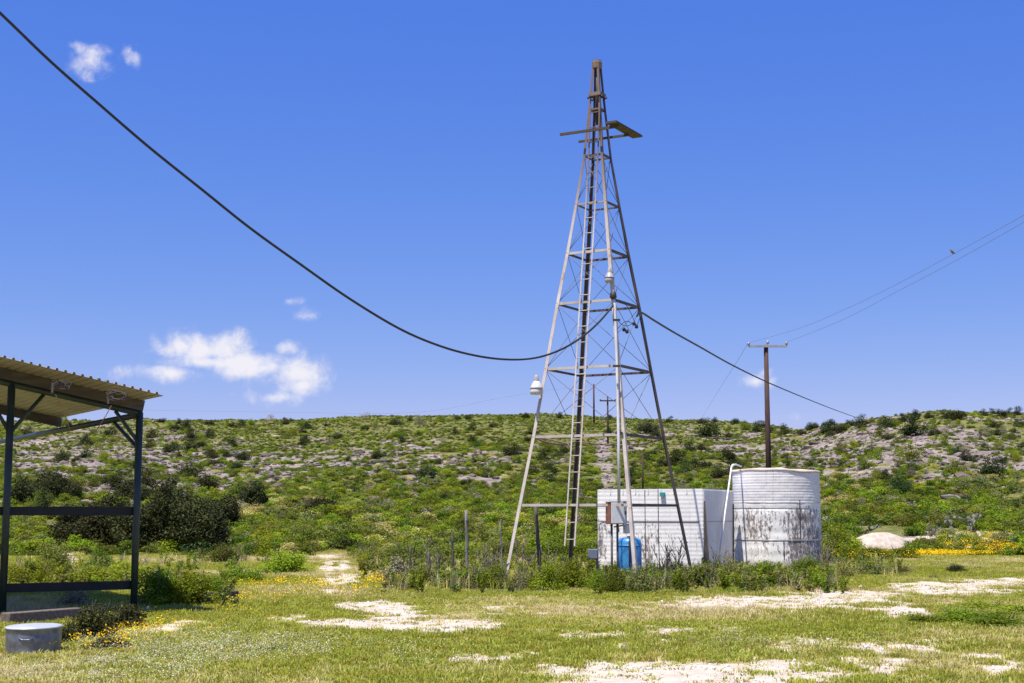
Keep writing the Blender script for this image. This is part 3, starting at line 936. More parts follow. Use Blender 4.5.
MB().box(b2_ - ry_ * .075, (.22, .012, .18), rz).build('cover', M['box_white'], jb)
mb = MB()
for (x, y) in ((618, 529), (623, 527)): mb.tube([P(x, y - 5, 32.8), P(x + 1, y + 3, 32.8)], .018, 6)
mb.tube([P(614, 527, 32.8), P(634, 523.5, 33.0)], .02, 6)
mb.build('bracket', M['conduit'], jb)
pc = P(629, 513, 34.6); pc.z = 0
rp = 12.2 / F_PX * 34.6
ptk = thing('pressure_tank', pc, 'bright blue round shouldered pressure tank low at the foot of the tower', 'pressure tank')
ztop = P(629, 537.5, 34.6).z
MB().lathe(pc, [(rp * .7, -.05), (rp * .95, 0), (rp, .06), (rp, ztop - .14), (rp * .93, ztop - .06), (rp * .75, ztop - .015), (rp * .35, ztop), (.01, ztop + .003)], 28).build('vessel', M['blue_plastic'], ptk)
for z in (.12, ztop - .19): MB().lathe(pc, [(rp - .002, z - .02), (rp + .01, z - .012), (rp + .01, z + .012), (rp - .002, z + .02)], 28, cap=False).build('band', M['blue_plastic'], ptk)
MB().tube([pc + Vector((-.02, -rp - .01, .05)), pc + Vector((-.02, -rp - .03, ztop * .6)), pc + Vector((-.02, -rp - .03, ztop - .1)), pc + Vector((0, -rp + .1, ztop + .02))], .022, 8).build('hose', M['cable_black'], ptk)
MB().lathe(pc, [(.04, ztop - .01), (.05, ztop), (.05, ztop + .03), (.02, ztop + .04)], 10).build('fitting', M['dark_metal'], ptk)
mbx = P(593.2, 554, 34.5)
mt = thing('meter_box', (mbx.x, mbx.y, 0), 'small blue grey meter box on a post at the left end of the long tank', 'meter box')
MB().box(mbx, (.25, .16, .24), R(-8), bev=.015).build('case', M['blue_grey'], mt)
MB().box(mbx - Vector((.01, .09, 0)), (.2, .012, .19), R(-8)).build('cover', M['blue_grey'], mt)
MB().tube([(mbx.x + .1, mbx.y + .1, -.1), (mbx.x + .1, mbx.y + .1, mbx.z)], .03, 6).build('post', M['grey_wood'], mt)
# red strip lying in the weeds
ra, rb = P(622, 587.5, 31.2), P(655, 584.5, 31.6)
mb = MB(); mb.tube([ra, ra.lerp(rb, .3) - Vector((0, 0, .03)), ra.lerp(rb, .6) + Vector((0, 0, .02)), rb], .022, 6)
tag(mb.build('red_hose', M['red_plastic'], None, ra), 'faded red hose lying low in the weeds at the foot of the tower', 'hose')

# ------------------------------------------------------------------ old fence posts and dead stalks
FP = [(466.5, 510, 467.5, 566, 5.0, 'grey_wood', 'tallest grey weathered fence post standing left of the windmill tower'), (535, 505, 541, 568, 5.5, 'dark_wood', 'dark shaggy fence post leaning left just inside the left tower leg'),
      (500, 522, 503, 570, 2.6, 'grey_wood', 'thin grey stake beside the foot of the left tower leg'), (452.3, 535, 454.5, 576, 3.6, 'dark_wood', 'crooked dark stump post left of the tall grey fence post'),
      (409.5, 546, 412, 578, 3, 'dark_wood', 'leftmost dark stake at the end of the brush fence'), (428.5, 552, 430, 574, 4, 'dark_wood', 'short dark stump between the leftmost stake and the crooked post')]
for (x0, y0, x1, y1, w, mt_, lb) in FP:
    D = 33.8 + random.uniform(-.4, .4)
    t_ = P(x0, y0, D); b_ = P(x1, y1, D); b_.z = -.1
    k = D / F_PX
    n_ = 7; pts = []; rs = []
    for i in range(n_ + 1):
        q = i / n_; p = b_.lerp(t_, q) + Vector((random.uniform(-1, 1), random.uniform(-1, 1), 0)) * .018 * w / 5
        pts.append(p); rs.append(w * k / 2 * .72 * random.uniform(.85, 1.12) * (1.1 - .2 * q))
    mb = MB().tube(pts, rs, 7)
    for i in range(3):
        q = random.uniform(.3, .95); p = b_.lerp(t_, q); a = random.uniform(0, 6.28)
        mb.tube([p, p + Vector((math.cos(a) * .09, math.sin(a) * .09, random.uniform(-.05, .1)))], [.02, .006], 5)
    tag(mb.build('fence_post', M[mt_], None, b_), lb, 'fence post', 'old posts of the brush fence')


def dead_stalk(x, y0, y1, D, lb, n=7, sp=.35):
    t_ = P(x, y0, D); b_ = P(x, y1, D); b_.z = -.05
    mb = MB(); hgt = t_.z - b_.z
    for i in range(n):
        a = random.uniform(0, 6.28); l = random.uniform(.55, 1); s = sp * random.uniform(.1, 1) * hgt
        p1 = b_ + Vector((math.cos(a) * s * .4, math.sin(a) * s * .4, hgt * l * .5)); p2 = b_ + Vector((math.cos(a) * s, math.sin(a) * s, hgt * l))
        mb.tube([b_, p1, p2], [.011, .008, .007], 5)
        for j in range(3):
            q = p1.lerp(p2, random.uniform(.1, .9)); aa = random.uniform(0, 6.28); ll = random.uniform(.08, .22)
            mb.tube([q, q + Vector((math.cos(aa) * ll * .6, math.sin(aa) * ll * .6, ll))], [.009, .006], 4)
    tag(mb.build('dead_stalk', M['dead_twig'], None, b_), lb, 'dead weed', 'dead stalks among the weeds')


for (x, y0, y1, D, lb) in ((677, 539, 575, 35.2, 'dead brown stalks before the long tank left of the right tower leg'), (666, 545, 575, 35.6, 'thin dead stalks before the middle of the long tank'), (722, 545, 572, 36.2, 'dead weed stalks at the gap between the tanks'),
                           (819, 538, 575, 38.2, 'dark dead stalks beside the right edge of the round tank'), (828, 545, 575, 38.8, 'dead stalks just right of the round tank'), (484, 540, 575, 34, 'bare dead brush between two fence posts left of the tower'), (520, 535, 572, 34.6, 'dead brush behind the foot of the left tower leg'), (548, 545, 575, 35.2, 'dead brush right of the leaning dark fence post'), (440, 545, 578, 33.6, 'dead twiggy brush beside the crooked dark stump')):
    dead_stalk(x, y0, y1, D, lb, 9, .5)

# ------------------------------------------------------------------ open shed
RPb = G(133.5, 611)
Fd = Vector((.87, .493, 0)); Dd = Vector((-.53, .848, 0))
kl = 2.05
for _ in range(20):
    q = RPb - Fd * kl; px, _y = proj(q.x, q.y, 0); kl += (px - 2) * q.y / F_PX
LPb = RPb - Fd * kl
zR = P(138, 413, RPb.y).z; zL = P(10, 383.5, LPb.y).z
slope = (zL - zR) / kl
sh = thing('open_shed', RPb, 'open sided shed with dark green posts, shade-darkened rails and corrugated tan roof at left', 'shed')


def zpost(k): return zR + slope * k


for k, dep in ((0, 0), (kl, 0), (kl + 4.2, 0), (0, 11.6), (kl + 4.2, 11.6)):
    q = RPb - Fd * k + Dd * dep
    MB().tube([q - Vector((0, 0, .2)), q + Vector((0, 0, zpost(k)))], .062, 12).build('post', M['green_paint'], sh)
angF = math.atan2(Fd.y, Fd.x)


def beam_along(k0, k1, dep, zoff, hgt, thk, mat, name):
    A = RPb - Fd * k1 + Dd * dep + Vector((0, 0, zpost(k1) + zoff)); B = RPb - Fd * k0 + Dd * dep + Vector((0, 0, zpost(k0) + zoff))
    x = (B - A).normalized(); y = Vector((-Fd.y, Fd.x, 0)); z = x.cross(y)
    m = Matrix((x, y, z)).transposed()
    return MB().box((A + B) / 2, ((B - A).length, thk, hgt), rot=m).build(name, mat, sh)


KE = kl + 5.0
MB().tube([RPb + Vector((0, 0, zpost(0) - .02)) + Fd * .04, RPb - Fd * KE + Vector((0, 0, zpost(KE) - .02))], .05, 10).build('top_pipe', M['green_paint'], sh)
for dep in (0, 5.4):
    beam_along(-.06, KE, dep, .135, .185, .09, M['dark_beam'], 'purlin')
# tie running back from the right post and knee braces
tA = RPb + Vector((0, 0, zR - .03)); tB = RPb + Dd * 11.6 + Vector((0, 0, zR - .05))
MB().tube([tA, tB], .055, 8).build('tie_pipe', M['green_paint'], sh)
pk = RPb + Vector((0, 0, zR - .62))
MB().tube([pk, tA + Dd * 1.55 - Vector((0, 0, .03))], .035, 8).build('brace', M['green_paint'], sh)
MB().tube([pk + Vector((0, 0, .1)), RPb - Fd * .42 + Vector((0, 0, zpost(.42) - .06))], .032, 8).build('brace', M['green_paint'], sh)
pl_ = LPb + Vector((0, 0, zL - .82))
for sg in (-1, 1):
    kk = kl - sg * .52
    MB().tube([pl_, RPb - Fd * kk + Vector((0, 0, zpost(kk) - .06))], .032, 8).build('brace', M['green_paint'], sh)
for zz_ in (P(66, 511, 23.1).z, P(66, 589.5, 23.1).z):
    A = RPb - Fd * KE + Vector((0, 0, zz_)); B = RPb + Vector((0, 0, zz_))
    MB().box((A + B) / 2 + Vector((-Fd.y, Fd.x, 0)) * .075, ((B - A).length, .05, .145), angF).build('rail', M['shaded_rail'], sh)
# corrugated roof: box ribs running front to back
over, e_r = 1.15, .03
rib = .135
n_r = int((KE + e_r) / rib)
vs = []; row = []
kk = -e_r
prof = []
while kk < KE:
    prof += [(kk, 0), (kk + rib * .62, 0), (kk + rib * .70, .035), (kk + rib * .92, .035)]
    kk += rib
prof.append((kk, 0))
deps = [-over, 0, 2.0, 4.0, 5.4, 7.0]
nrm_up = .222
for th in (0, .006):
    for dep in deps:
        for (k, hz) in prof:
            vs.append(RPb - Fd * k + Dd * dep + Vector((0, 0, zpost(k) + nrm_up + hz + th)))
n_ = len(prof); nd_ = len(deps); fs = []
for s_ in (0, 1):
    b = s_ * n_ * nd_
    for j in range(nd_ - 1):
        for i in range(n_ - 1):
            f = (b + j * n_ + i, b + j * n_ + i + 1, b + (j + 1) * n_ + i + 1, b + (j + 1) * n_ + i)
            fs.append(f if s_ else f[::-1])
MB().add(vs, fs).build('roof_sheet', M['roof_sheet'], sh)
# old wire bundles and ropes on the front beam
for (x, y, xr, yr, lb) in ((58, 385, 70, 430, 'left of two rusty wire bundles hung on the front beam of the shed'), (114, 396, 96, 431, 'right of two rusty wire bundles hung on the front beam of the shed')):
    c = P(x, y, 22.6)
    t = thing('wire_bundle', c, lb, 'wire bundle', 'wire bundles on the shed beam')
    mb = MB()
    for i in range(7):
        pts = []; ph = random.uniform(0, 6.28); rr = random.uniform(.06, .11)
        for k in range(10):
            a = ph + k * .68
            pts.append(c + Vector((math.cos(a) * rr * 1.5 + .07 + random.uniform(-.03, .03), math.sin(a * .5 + i) * .05 - .04, math.sin(a) * rr * .6 + random.uniform(-.025, .025) - .12 * math.cos(a) * (i % 2) * .4)))
        mb.tube(pts, .007, 5)
    mb.build('coil', M['dark_wood'], t)
    MB().box(c + Vector((-.1, .05, -.04)), (.035, .04, .16)).build('bracket', M['dark_wood'], t)
    p0 = c + Vector((-.05, .05, -.15)); p1 = P(xr, yr, 23.6)
    MB().tube([p0, p0.lerp(p1, .5) + Vector((.02, 0, .02)), p1], .008, 5).build('rope', M['rope'], t)

# tub, timbers, stone
tubc = P(33.5, 641, 17.45); tubc.z = HZ(tubc.x, 17.45) - .03
tb = thing('metal_tub', tubc, 'galvanised metal tub with a pale lid on the grass before the shed', 'tub')
rw = 25.6 / F_PX * 17.4
hT = .325
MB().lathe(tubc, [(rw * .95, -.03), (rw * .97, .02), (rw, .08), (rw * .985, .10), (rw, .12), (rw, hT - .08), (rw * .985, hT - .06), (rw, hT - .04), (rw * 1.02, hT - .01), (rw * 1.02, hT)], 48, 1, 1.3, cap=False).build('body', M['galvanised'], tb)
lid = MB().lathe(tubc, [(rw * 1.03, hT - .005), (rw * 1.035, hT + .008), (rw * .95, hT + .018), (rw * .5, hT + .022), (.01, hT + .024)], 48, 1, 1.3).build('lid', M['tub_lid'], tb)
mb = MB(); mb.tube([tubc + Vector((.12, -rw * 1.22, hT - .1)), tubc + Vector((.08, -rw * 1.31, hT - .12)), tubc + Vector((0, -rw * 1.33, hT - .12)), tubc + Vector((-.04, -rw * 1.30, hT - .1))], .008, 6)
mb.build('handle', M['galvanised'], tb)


def timber(p0, p1, w, h, mat, lb):
    a = Vector(p0); b = Vector(p1); c = (a + b) / 2; c.z = HZ(c.x, c.y) + h / 2 - .04
    o = MB().box(c, ((b - a).length, w, h), math.atan2((b - a).y, (b - a).x), bev=.015).build('timber', mat, None, (c.x, c.y, 0))
    tag(o, lb, 'timber', 'old timbers lying at the shed')


timber(G(5, 624), G(78, 618), .2, .22, M['sleeper_wood'], 'long brown timber lying behind the metal tub under the shed')
timber(G(138, 605), G(212, 599.5), .2, .22, M['sleeper_wood'], 'brown timber edging partly hidden by green shrubs right of the shed')
timber(G(214, 602), G(235, 600.5), .2, .24, M['dark_wood'], 'short dark timber end poking out right of the shrubs')
cc = G(146, 611)


def rock_mesh(name, seed, mat, sub=2, rough=.32, flat=.65):
    import bmesh
    bm = bmesh.new(); bmesh.ops.create_icosphere(bm, subdivisions=sub, radius=.5)
    rr = random.Random(seed)
    dirs = [Vector((rr.gauss(0, 1), rr.gauss(0, 1), rr.gauss(0, 1))).normalized() for _ in range(9)]
    for v in bm.verts:
        d = v.co.normalized(); k = 1.0
        for q in dirs: k = min(k, .62 / max(d.dot(q), .05)) if d.dot(q) > .62 else k
        v.co = d * .5 * k * (1 + rr.uniform(-1, 1) * .05)
        v.co.z *= flat
    me = bpy.data.meshes.new(name); bm.to_mesh(me); bm.free(); me.materials.append(mat)
    return me


STONE = [rock_mesh('stone', 40 + i, M['limestone']) for i in range(4)]


def stone(x, y, w, lb, group=None, h=1.0):
    g = G(x, y)
    o = bpy.data.objects.new('stone', STONE[random.randrange(4)]); COL.objects.link(o)
    s = w * g.y / F_PX
    o.location = (g.x, g.y, HZ(g.x, g.y) + s * .16); o.scale = (s, s * .9, s * h); o.rotation_euler = (0, 0, random.uniform(0, 6.28))
    tag(o, lb, 'stone', group)


stone(148, 611, 9, 'round white stone by the foot of the right shed post', None, 1.2)
stone(200, 608, 7, 'pale grey stone under the shrubs beside the timber edging')
stone(867, 646, 8, 'largest white stone lying on the grass at lower right')
stone(861, 587, 6, 'white stone at the edge of the pale track near the round tank')
stone(752, 588, 6, 'white stone in the grass below the gap between the tanks')
stone(488, 623, 5, 'small white stone right of the left pale patch')
stone(484, 660, 7, 'flat pale stone alone in the front grass')
rs_ = random.Random(5)
SG = [((820, 604, 110, 10), 'small white stone scattered on the pale track at right', 'small white stones on the right track', 36), ((850, 645, 120, 9), 'small pale stone scattered on the front right grass', 'small stones on the front right grass', 34),
      ((720, 672, 140, 10), 'small pale stone on the bare patch at the bottom edge', 'small stones on the bottom bare patch', 30), ((410, 618, 80, 10), 'small white stone on the pale patch left of centre', 'small stones on the left pale patch', 22)]
for (c, lb, gr, n) in SG:
    for _ in range(n):
        stone(c[0] + rs_.gauss(0, .55) * c[2], min(max(c[1] + rs_.gauss(0, .6) * c[3], 576), 682), rs_.uniform(2.0, 4.6), lb, gr, rs_.uniform(.7, 1.1))

# pale earth mound
mc = hit(881, 547)
mw = 31 * mc.y / F_PX
vs = []; nS = 40
mprof = [(1.08, -.2), (1.02, .03), (.93, .20), (.8, .44), (.65, .66), (.48, .84), (.3, .95), (.14, .99), (0.001, 1.0)]
mh = 14 * mc.y / F_PX
for q, z in mprof:
    for k in range(nS):
        a = k * 2 * math.pi / nS
        w = 1 + .07 * math.sin(a * 2 + .6) + .05 * math.sin(a * 5) + .02 * math.sin(a * 11)
        vs.append(mc + Vector((math.cos(a) * mw * q * w, math.sin(a) * mw * q * w * .9, mh * z + .02 * math.sin(a * 7 + q * 9))))
fs = [(j * nS + k, j * nS + (k + 1) % nS, (j + 1) * nS + (k + 1) % nS, (j + 1) * nS + k) for j in range(len(mprof) - 1) for k in range(nS)]
tag(MB().add(vs, fs, True).build('earth_mound', M['mound_earth'], None, mc), 'pale rounded earth mound among green bushes right of the round tank', 'earth mound')

# ------------------------------------------------------------------ shrubs close by
NEAR = [
    # behind and beside the shed
    (30, 582, 70, 24, 'bright_leaf', 'bright green bush behind the lower shed rail beside the left post'), (92, 583, 60, 24, 'bright_leaf', 'bright green bush behind the lower shed rail, middle of the bay'),
    (156, 604, 54, 42, 'bright_leaf', 'tall bright green shrub just right of the shed post'), (190, 604, 58, 42, 'bright_leaf', 'large leafy green shrub behind the timber edging right of the shed'), (212, 597, 34, 26, 'bright_leaf', 'green shrub above the dark timber end'),
    (52, 574, 50, 40, 'olive_leaf', 'rounded olive bush seen through the left of the shed bay'), (98, 572, 34, 24, 'green_leaf', 'small bush below the big junipers, seen through the shed'), (128, 580, 50, 26, 'bright_leaf', 'green bush behind the right shed post'),
    (75, 606, 46, 20, 'grey_leaf', 'silvery low shrub behind the timber under the shed'),
    (94, 636, 50, 40, 'juniper_leaf', 'dark leafy bush, shade put into its leaf colour, right of the metal tub'), (124, 626, 50, 28, 'juniper_leaf', 'dark leafy bush at the foot of the right shed post'), (69, 642, 26, 30, 'juniper_leaf', 'small dark weed bush touching the metal tub'), (106, 648, 50, 18, 'juniper_leaf', 'low dark weed bush before the taller dark bush at the shed'),  # dark leaf colour stands in for the shed's shade on these bushes
    (240, 581, 46, 22, 'bright_leaf', 'rounded bright green bush beyond the timber end'), (286, 572, 58, 26, 'bright_leaf', 'broad bright green bush left of the pale track'), (300, 548, 44, 30, 'olive_leaf', 'tall olive bush on the far left of the track'), (225, 562, 46, 22, 'olive_leaf', 'olive bush below the big dark junipers'), (262, 556, 44, 20, 'green_leaf', 'green bush between junipers and the pale track'),
    # brush fence left of the tower
    (396, 582, 40, 30, 'grey_leaf', 'silvery shrub at the left end of the brush fence'), (424, 585, 40, 30, 'sage_leaf', 'grey green shrub below the leftmost stakes'), (449, 587, 36, 26, 'sage_leaf', 'grey green shrub below the crooked dark stump'), (472, 588, 44, 32, 'sage_leaf', 'thick grey green shrub below the tall grey post'),
    (497, 588, 42, 32, 'green_leaf', 'green shrub hiding the foot of the left tower leg'), (524, 588, 40, 26, 'sage_leaf', 'grey green shrub right of the left tower foot'), (548, 590, 40, 32, 'bright_leaf', 'left half of the dense bright bush under the tower'), (574, 588, 46, 38, 'bright_leaf', 'tallest dense bright green bush under the tower'), (597, 590, 26, 26, 'bright_leaf', 'small bright bush left of the electrical box posts'),
    (410, 562, 64, 30, 'olive_leaf', 'wide olive bush behind the left end of the brush fence'), (370, 562, 44, 26, 'olive_leaf', 'olive bush right of the pale track'), (450, 560, 60, 24, 'green_leaf', 'green bush behind the tall grey fence post'), (505, 558, 60, 22, 'olive_leaf', 'olive bush behind the left tower leg'), (560, 556, 50, 20, 'green_leaf', 'green bush behind the middle of the tower base'),
    # foot of the tanks
    (614, 592, 30, 28, 'green_leaf', 'weedy green bush below the blue pressure tank'), (640, 592, 36, 32, 'sage_leaf', 'tall weed bush at the front tower leg'), (662, 588, 34, 24, 'green_leaf', 'green weed bush before the middle of the long tank'), (684, 588, 38, 28, 'sage_leaf', 'weed bush at the foot of the right tower leg'), (708, 587, 34, 34, 'sage_leaf', 'grey green bush at the right corner of the long tank'),
    (732, 585, 44, 36, 'sage_leaf', 'large grey green bush before the gap between tanks'), (762, 583, 40, 28, 'green_leaf', 'green bush at the foot of the round tank, left'), (786, 583, 34, 22, 'sage_leaf', 'low bush at the foot of the round tank, middle'), (806, 582, 34, 36, 'green_leaf', 'green bush at the foot of the round tank, right edge'),
    (838, 577, 44, 24, 'sage_leaf', 'grey green bush just right of the round tank'), (870, 574, 44, 18, 'sage_leaf', 'low grey green bush below the earth mound'), (898, 572, 36, 14, 'sage_leaf', 'small low bush right below the earth mound'), (955, 572, 24, 11, 'dark_leaf', 'small dark bush alone on the grass below yellow flowers'), (934, 579, 14, 7, 'sage_leaf', 'tiny bush near the pale track at right'),
    (838, 560, 46, 36, 'green_leaf', 'tall leafy green bush between round tank and earth mound'), (872, 560, 46, 16, 'bright_leaf', 'bright bush in front of the earth mound, left'), (903, 558, 40, 15, 'green_leaf', 'green bush in front of the earth mound, right'), (926, 553, 36, 24, 'olive_leaf', 'olive bush just right of the earth mound'), (842, 535, 50, 24, 'green_leaf', 'leafy green bush left behind the earth mound'),
    (968, 545, 40, 12, 'olive_leaf', 'low olive bush right of the yellow flowers'), (1005, 546, 40, 20, 'sage_leaf', 'grey bush at the right edge above the yellow flowers'),
    # low bright weeds at lower right
    (925, 624, 60, 11, 'bright_leaf', 'low bright weed patch, leftmost at lower right'), (962, 622, 72, 16, 'bright_leaf', 'low bright weed mound, second from the left at lower right'), (1000, 626, 80, 20, 'bright_leaf', 'biggest bright weed mound at lower right'), (1024, 616, 70, 18, 'bright_leaf', 'bright weed mound cut by the right picture edge'), (985, 608, 80, 11, 'bright_leaf', 'flat green weeds behind the bright weed mounds'),
]
for (x, yb, w, h, kd, lb) in NEAR:
    shrub('shrub', x, yb, w, h, kd, lb)

# prickly pears, silvery pads


def pear_mesh(seed, n=44):
    rng = random.Random(seed); V = []; Fs = []
    pads = [(Vector((rng.uniform(-.3, .3), rng.uniform(-.3, .3), .0)), Vector((rng.uniform(-.5, .5), rng.uniform(-.5, .5), 1)).normalized()) for _ in range(6)]
    made = []
    def pad(p, d, l):
        a = Vector((rng.gauss(0, 1), rng.gauss(0, 1), .2)); u = d.cross(a).normalized(); w = d.cross(u)
        b = len(V); c = p + d * l * .5
        for i in range(1, 5):
            ph = math.pi * i / 5
            for k in range(8):
                q = 2 * math.pi * k / 8
                V.append(c - d * math.cos(ph) * l * .5 + u * math.sin(ph) * math.cos(q) * l * .38 + w * math.sin(ph) * math.sin(q) * l * .07)
        for i in range(3):
            for k in range(8): Fs.append((b + i * 8 + k, b + i * 8 + (k + 1) % 8, b + (i + 1) * 8 + (k + 1) % 8, b + (i + 1) * 8 + k))
        Fs.append(tuple(b + k for k in range(8))[::-1]); Fs.append(tuple(b + 24 + k for k in range(8)))
        made.append((p + d * l * .92, d, l))
    for p, d in pads: pad(p, d, rng.uniform(.20, .28))
    while len(made) < n:
        p, d, l = rng.choice(made)
        pad(p, (d + Vector((rng.uniform(-1, 1), rng.uniform(-1, 1), rng.uniform(-.2, .6)))).normalized(), max(l * rng.uniform(.75, 1), .14))
    me = bpy.data.meshes.new('prickly_pear'); me.from_pydata(V, [], Fs); me.materials.append(M['cactus']); me.update()
    return me


PEAR = [pear_mesh(60 + i) for i in range(4)]
for (x, y, w, lb, gr) in [(912, 512, 20, 'tall silvery prickly pear above the earth mound', None), (918, 524, 18, 'silvery prickly pear directly right above the earth mound', None), (965, 531, 34, 'wide grey prickly pear clump above the yellow flowers', None), (930, 536, 22, 'low prickly pear right of the earth mound', None),
                          (982, 515, 22, 'grey prickly pear in the green slope far right', None), (1010, 520, 22, 'prickly pear near the right picture edge', None), (972, 508, 18, 'small prickly pear high in the far right bushes', None), (1014, 548, 26, 'prickly pear at the right edge beside yellow flowers', None), (985, 548, 16, 'small prickly pear beside the yellow flowers', None), (880, 505, 14, 'small grey prickly pear behind and above the mound', None),
                          (392, 578, 24, 'silvery prickly pear at the left end of the brush fence', None), (78, 604, 24, 'silvery prickly pear behind the timber under the shed', None), (862, 534, 22, 'prickly pear against the left side of the earth mound', None)]:
    h_ = hit(x, y)
    o = bpy.data.objects.new('prickly_pear', PEAR[random.randrange(4)]); COL.objects.link(o)
    s = w * h_.y / F_PX
    o.location = h_ - Vector((0, 0, .03)); o.scale = (s * .95, s * .95, s * .75); o.rotation_euler = (0, 0, random.uniform(0, 6.28))
    tag(o, lb, 'prickly pear', gr)

# ------------------------------------------------------------------ big dark junipers at left (trunk + crown)


def juniper(x, yb, w, h, seed, lb, dens=1.0):
    b = hit(x, yb) if yb < 553 else G(x, yb)
    k = b.y / F_PX; W = w * k; Hh = h * k
    t = thing('juniper_tree', b, lb, 'juniper tree', 'large dark junipers at the foot of the hill')
    rng = np.random.default_rng(seed)
    lob = []
    for i in range(int(46 * max(W / 3, .8))):
        a = rng.uniform(0, 6.283); q = rng.uniform(0, 1) ** .5
        rr = rng.uniform(.38, .66) * min(1, W / 3 + .3)
        top = Hh * (1 - .5 * q ** 2.2)
        lob.append((math.cos(a) * q * (W / 2 - rr * .5), math.sin(a) * q * (W / 2 - rr * .5) * .8, max(rr * .5, rng.uniform(.12, 1) * (top - rr * .7)), rr, rr, rr * .75))
    Vv, Ff = leaves(int(24000 * dens * max(W / 4, .5)), lob, .115, rng, inner=.38, aspect=.5)
    me = np_mesh('crown', Vv, Ff, [M['juniper_leaf']])
    c = bpy.data.objects.new('crown', me); COL.objects.link(c); c.parent = t
    mb = MB()
    for i in range(5):
        a = i * 1.3 + rng.uniform(0, .5); s = W * rng.uniform(.1, .3)
        mb.tube([b + Vector((0, 0, -.15)), b + Vector((math.cos(a) * s * .4, math.sin(a) * s * .4, Hh * .25)), b + Vector((math.cos(a) * s, math.sin(a) * s, Hh * .34))], [.13, .09, .03], 7)
    mb.build('trunk', M['dark_wood'], t)
    return t


juniper(165, 551, 108, 80, 1, 'largest dark juniper tree behind the right shed post')
juniper(98, 549, 92, 66, 2, 'dark juniper tree seen between the shed posts above the upper rail')
juniper(220, 526, 40, 40, 3, 'dark juniper tree right of the largest dark juniper')
juniper(203, 547, 50, 52, 4, 'dark juniper tree joined to the right side of the largest one')
juniper(252, 508, 30, 30, 5, 'smaller dark juniper tree, rightmost of the dark clump')
juniper(132, 500, 40, 22, 6, 'dark juniper tree behind the top of the largest juniper')
juniper(185, 549, 66, 68, 8, 'dark juniper tree in the middle of the dark clump, behind its front trees')
juniper(55, 500, 50, 34, 9, 'leftmost dark juniper tree, above the upper rail near the left shed post')
juniper(321, 512, 32, 18, 7, 'rounded dark juniper alone above the pale track')

# ------------------------------------------------------------------ hillside shrubs
COARSE = {}
for kname, s0, n, L, nl in (('juniper_leaf', 400, 2600, .055, 13), ('bright_leaf', 420, 1300, .058, 12), ('green_leaf', 440, 1300, .058, 12), ('olive_leaf', 460, 1300, .055, 12), ('grey_leaf', 480, 1000, .05, 12), ('sage_leaf', 490, 1200, .055, 12), ('dark_leaf', 510, 2400, .055, 13)):
    COARSE[kname] = [foliage_mesh('bush', s0 + i, n, L, nl, M[kname]) for i in range(5)]
KIND = {'juniper_leaf': ('juniper_bush', 'dark round juniper bush'), 'dark_leaf': ('juniper_bush', 'dark round juniper bush'), 'green_leaf': ('green_bush', 'green leafy bush'), 'bright_leaf': ('green_bush', 'green leafy bush'), 'olive_leaf': ('olive_bush', 'dull olive bush'), 'grey_leaf': ('grey_bush', 'grey twiggy bush'), 'sage_leaf': ('grey_bush', 'grey twiggy bush')}


def zone(px, py):
    z = 'seen through or beside the shed' if px < 150 else 'above the big dark junipers' if px < 300 else 'between junipers and tower' if px < 500 else 'behind the windmill tower' if px < 700 else 'behind the white tanks' if px < 825 else 'right of the round tank'
    b = 'on the ridge skyline' if py < 424 else 'on the upper slope' if py < 474 else 'on the lower slope'
    return b, z


HC = {}


def hill_bush(x, yc, w, kind, h=None):
    h = h or w * .8
    yb = yc + h * .45
    b = hit(x, yb)
    k = b.y / F_PX
    nm, desc = KIND[kind]
    o = bpy.data.objects.new(nm, COARSE[kind][random.randrange(5)]); COL.objects.link(o)
    o.location = b - Vector((0, 0, .1)); o.scale = (w * k * 1.05, w * k * 1.05, h * k * 1.1 + .1); o.rotation_euler = (0, 0, random.uniform(0, 6.28))
    bd_, zn = zone(x, yc)
    lb = f'{desc} {bd_}, {zn}'
    tag(o, lb, 'bush', f'{desc}es {bd_}, {zn}')
    HC[nm] = HC.get(nm, 0) + 1


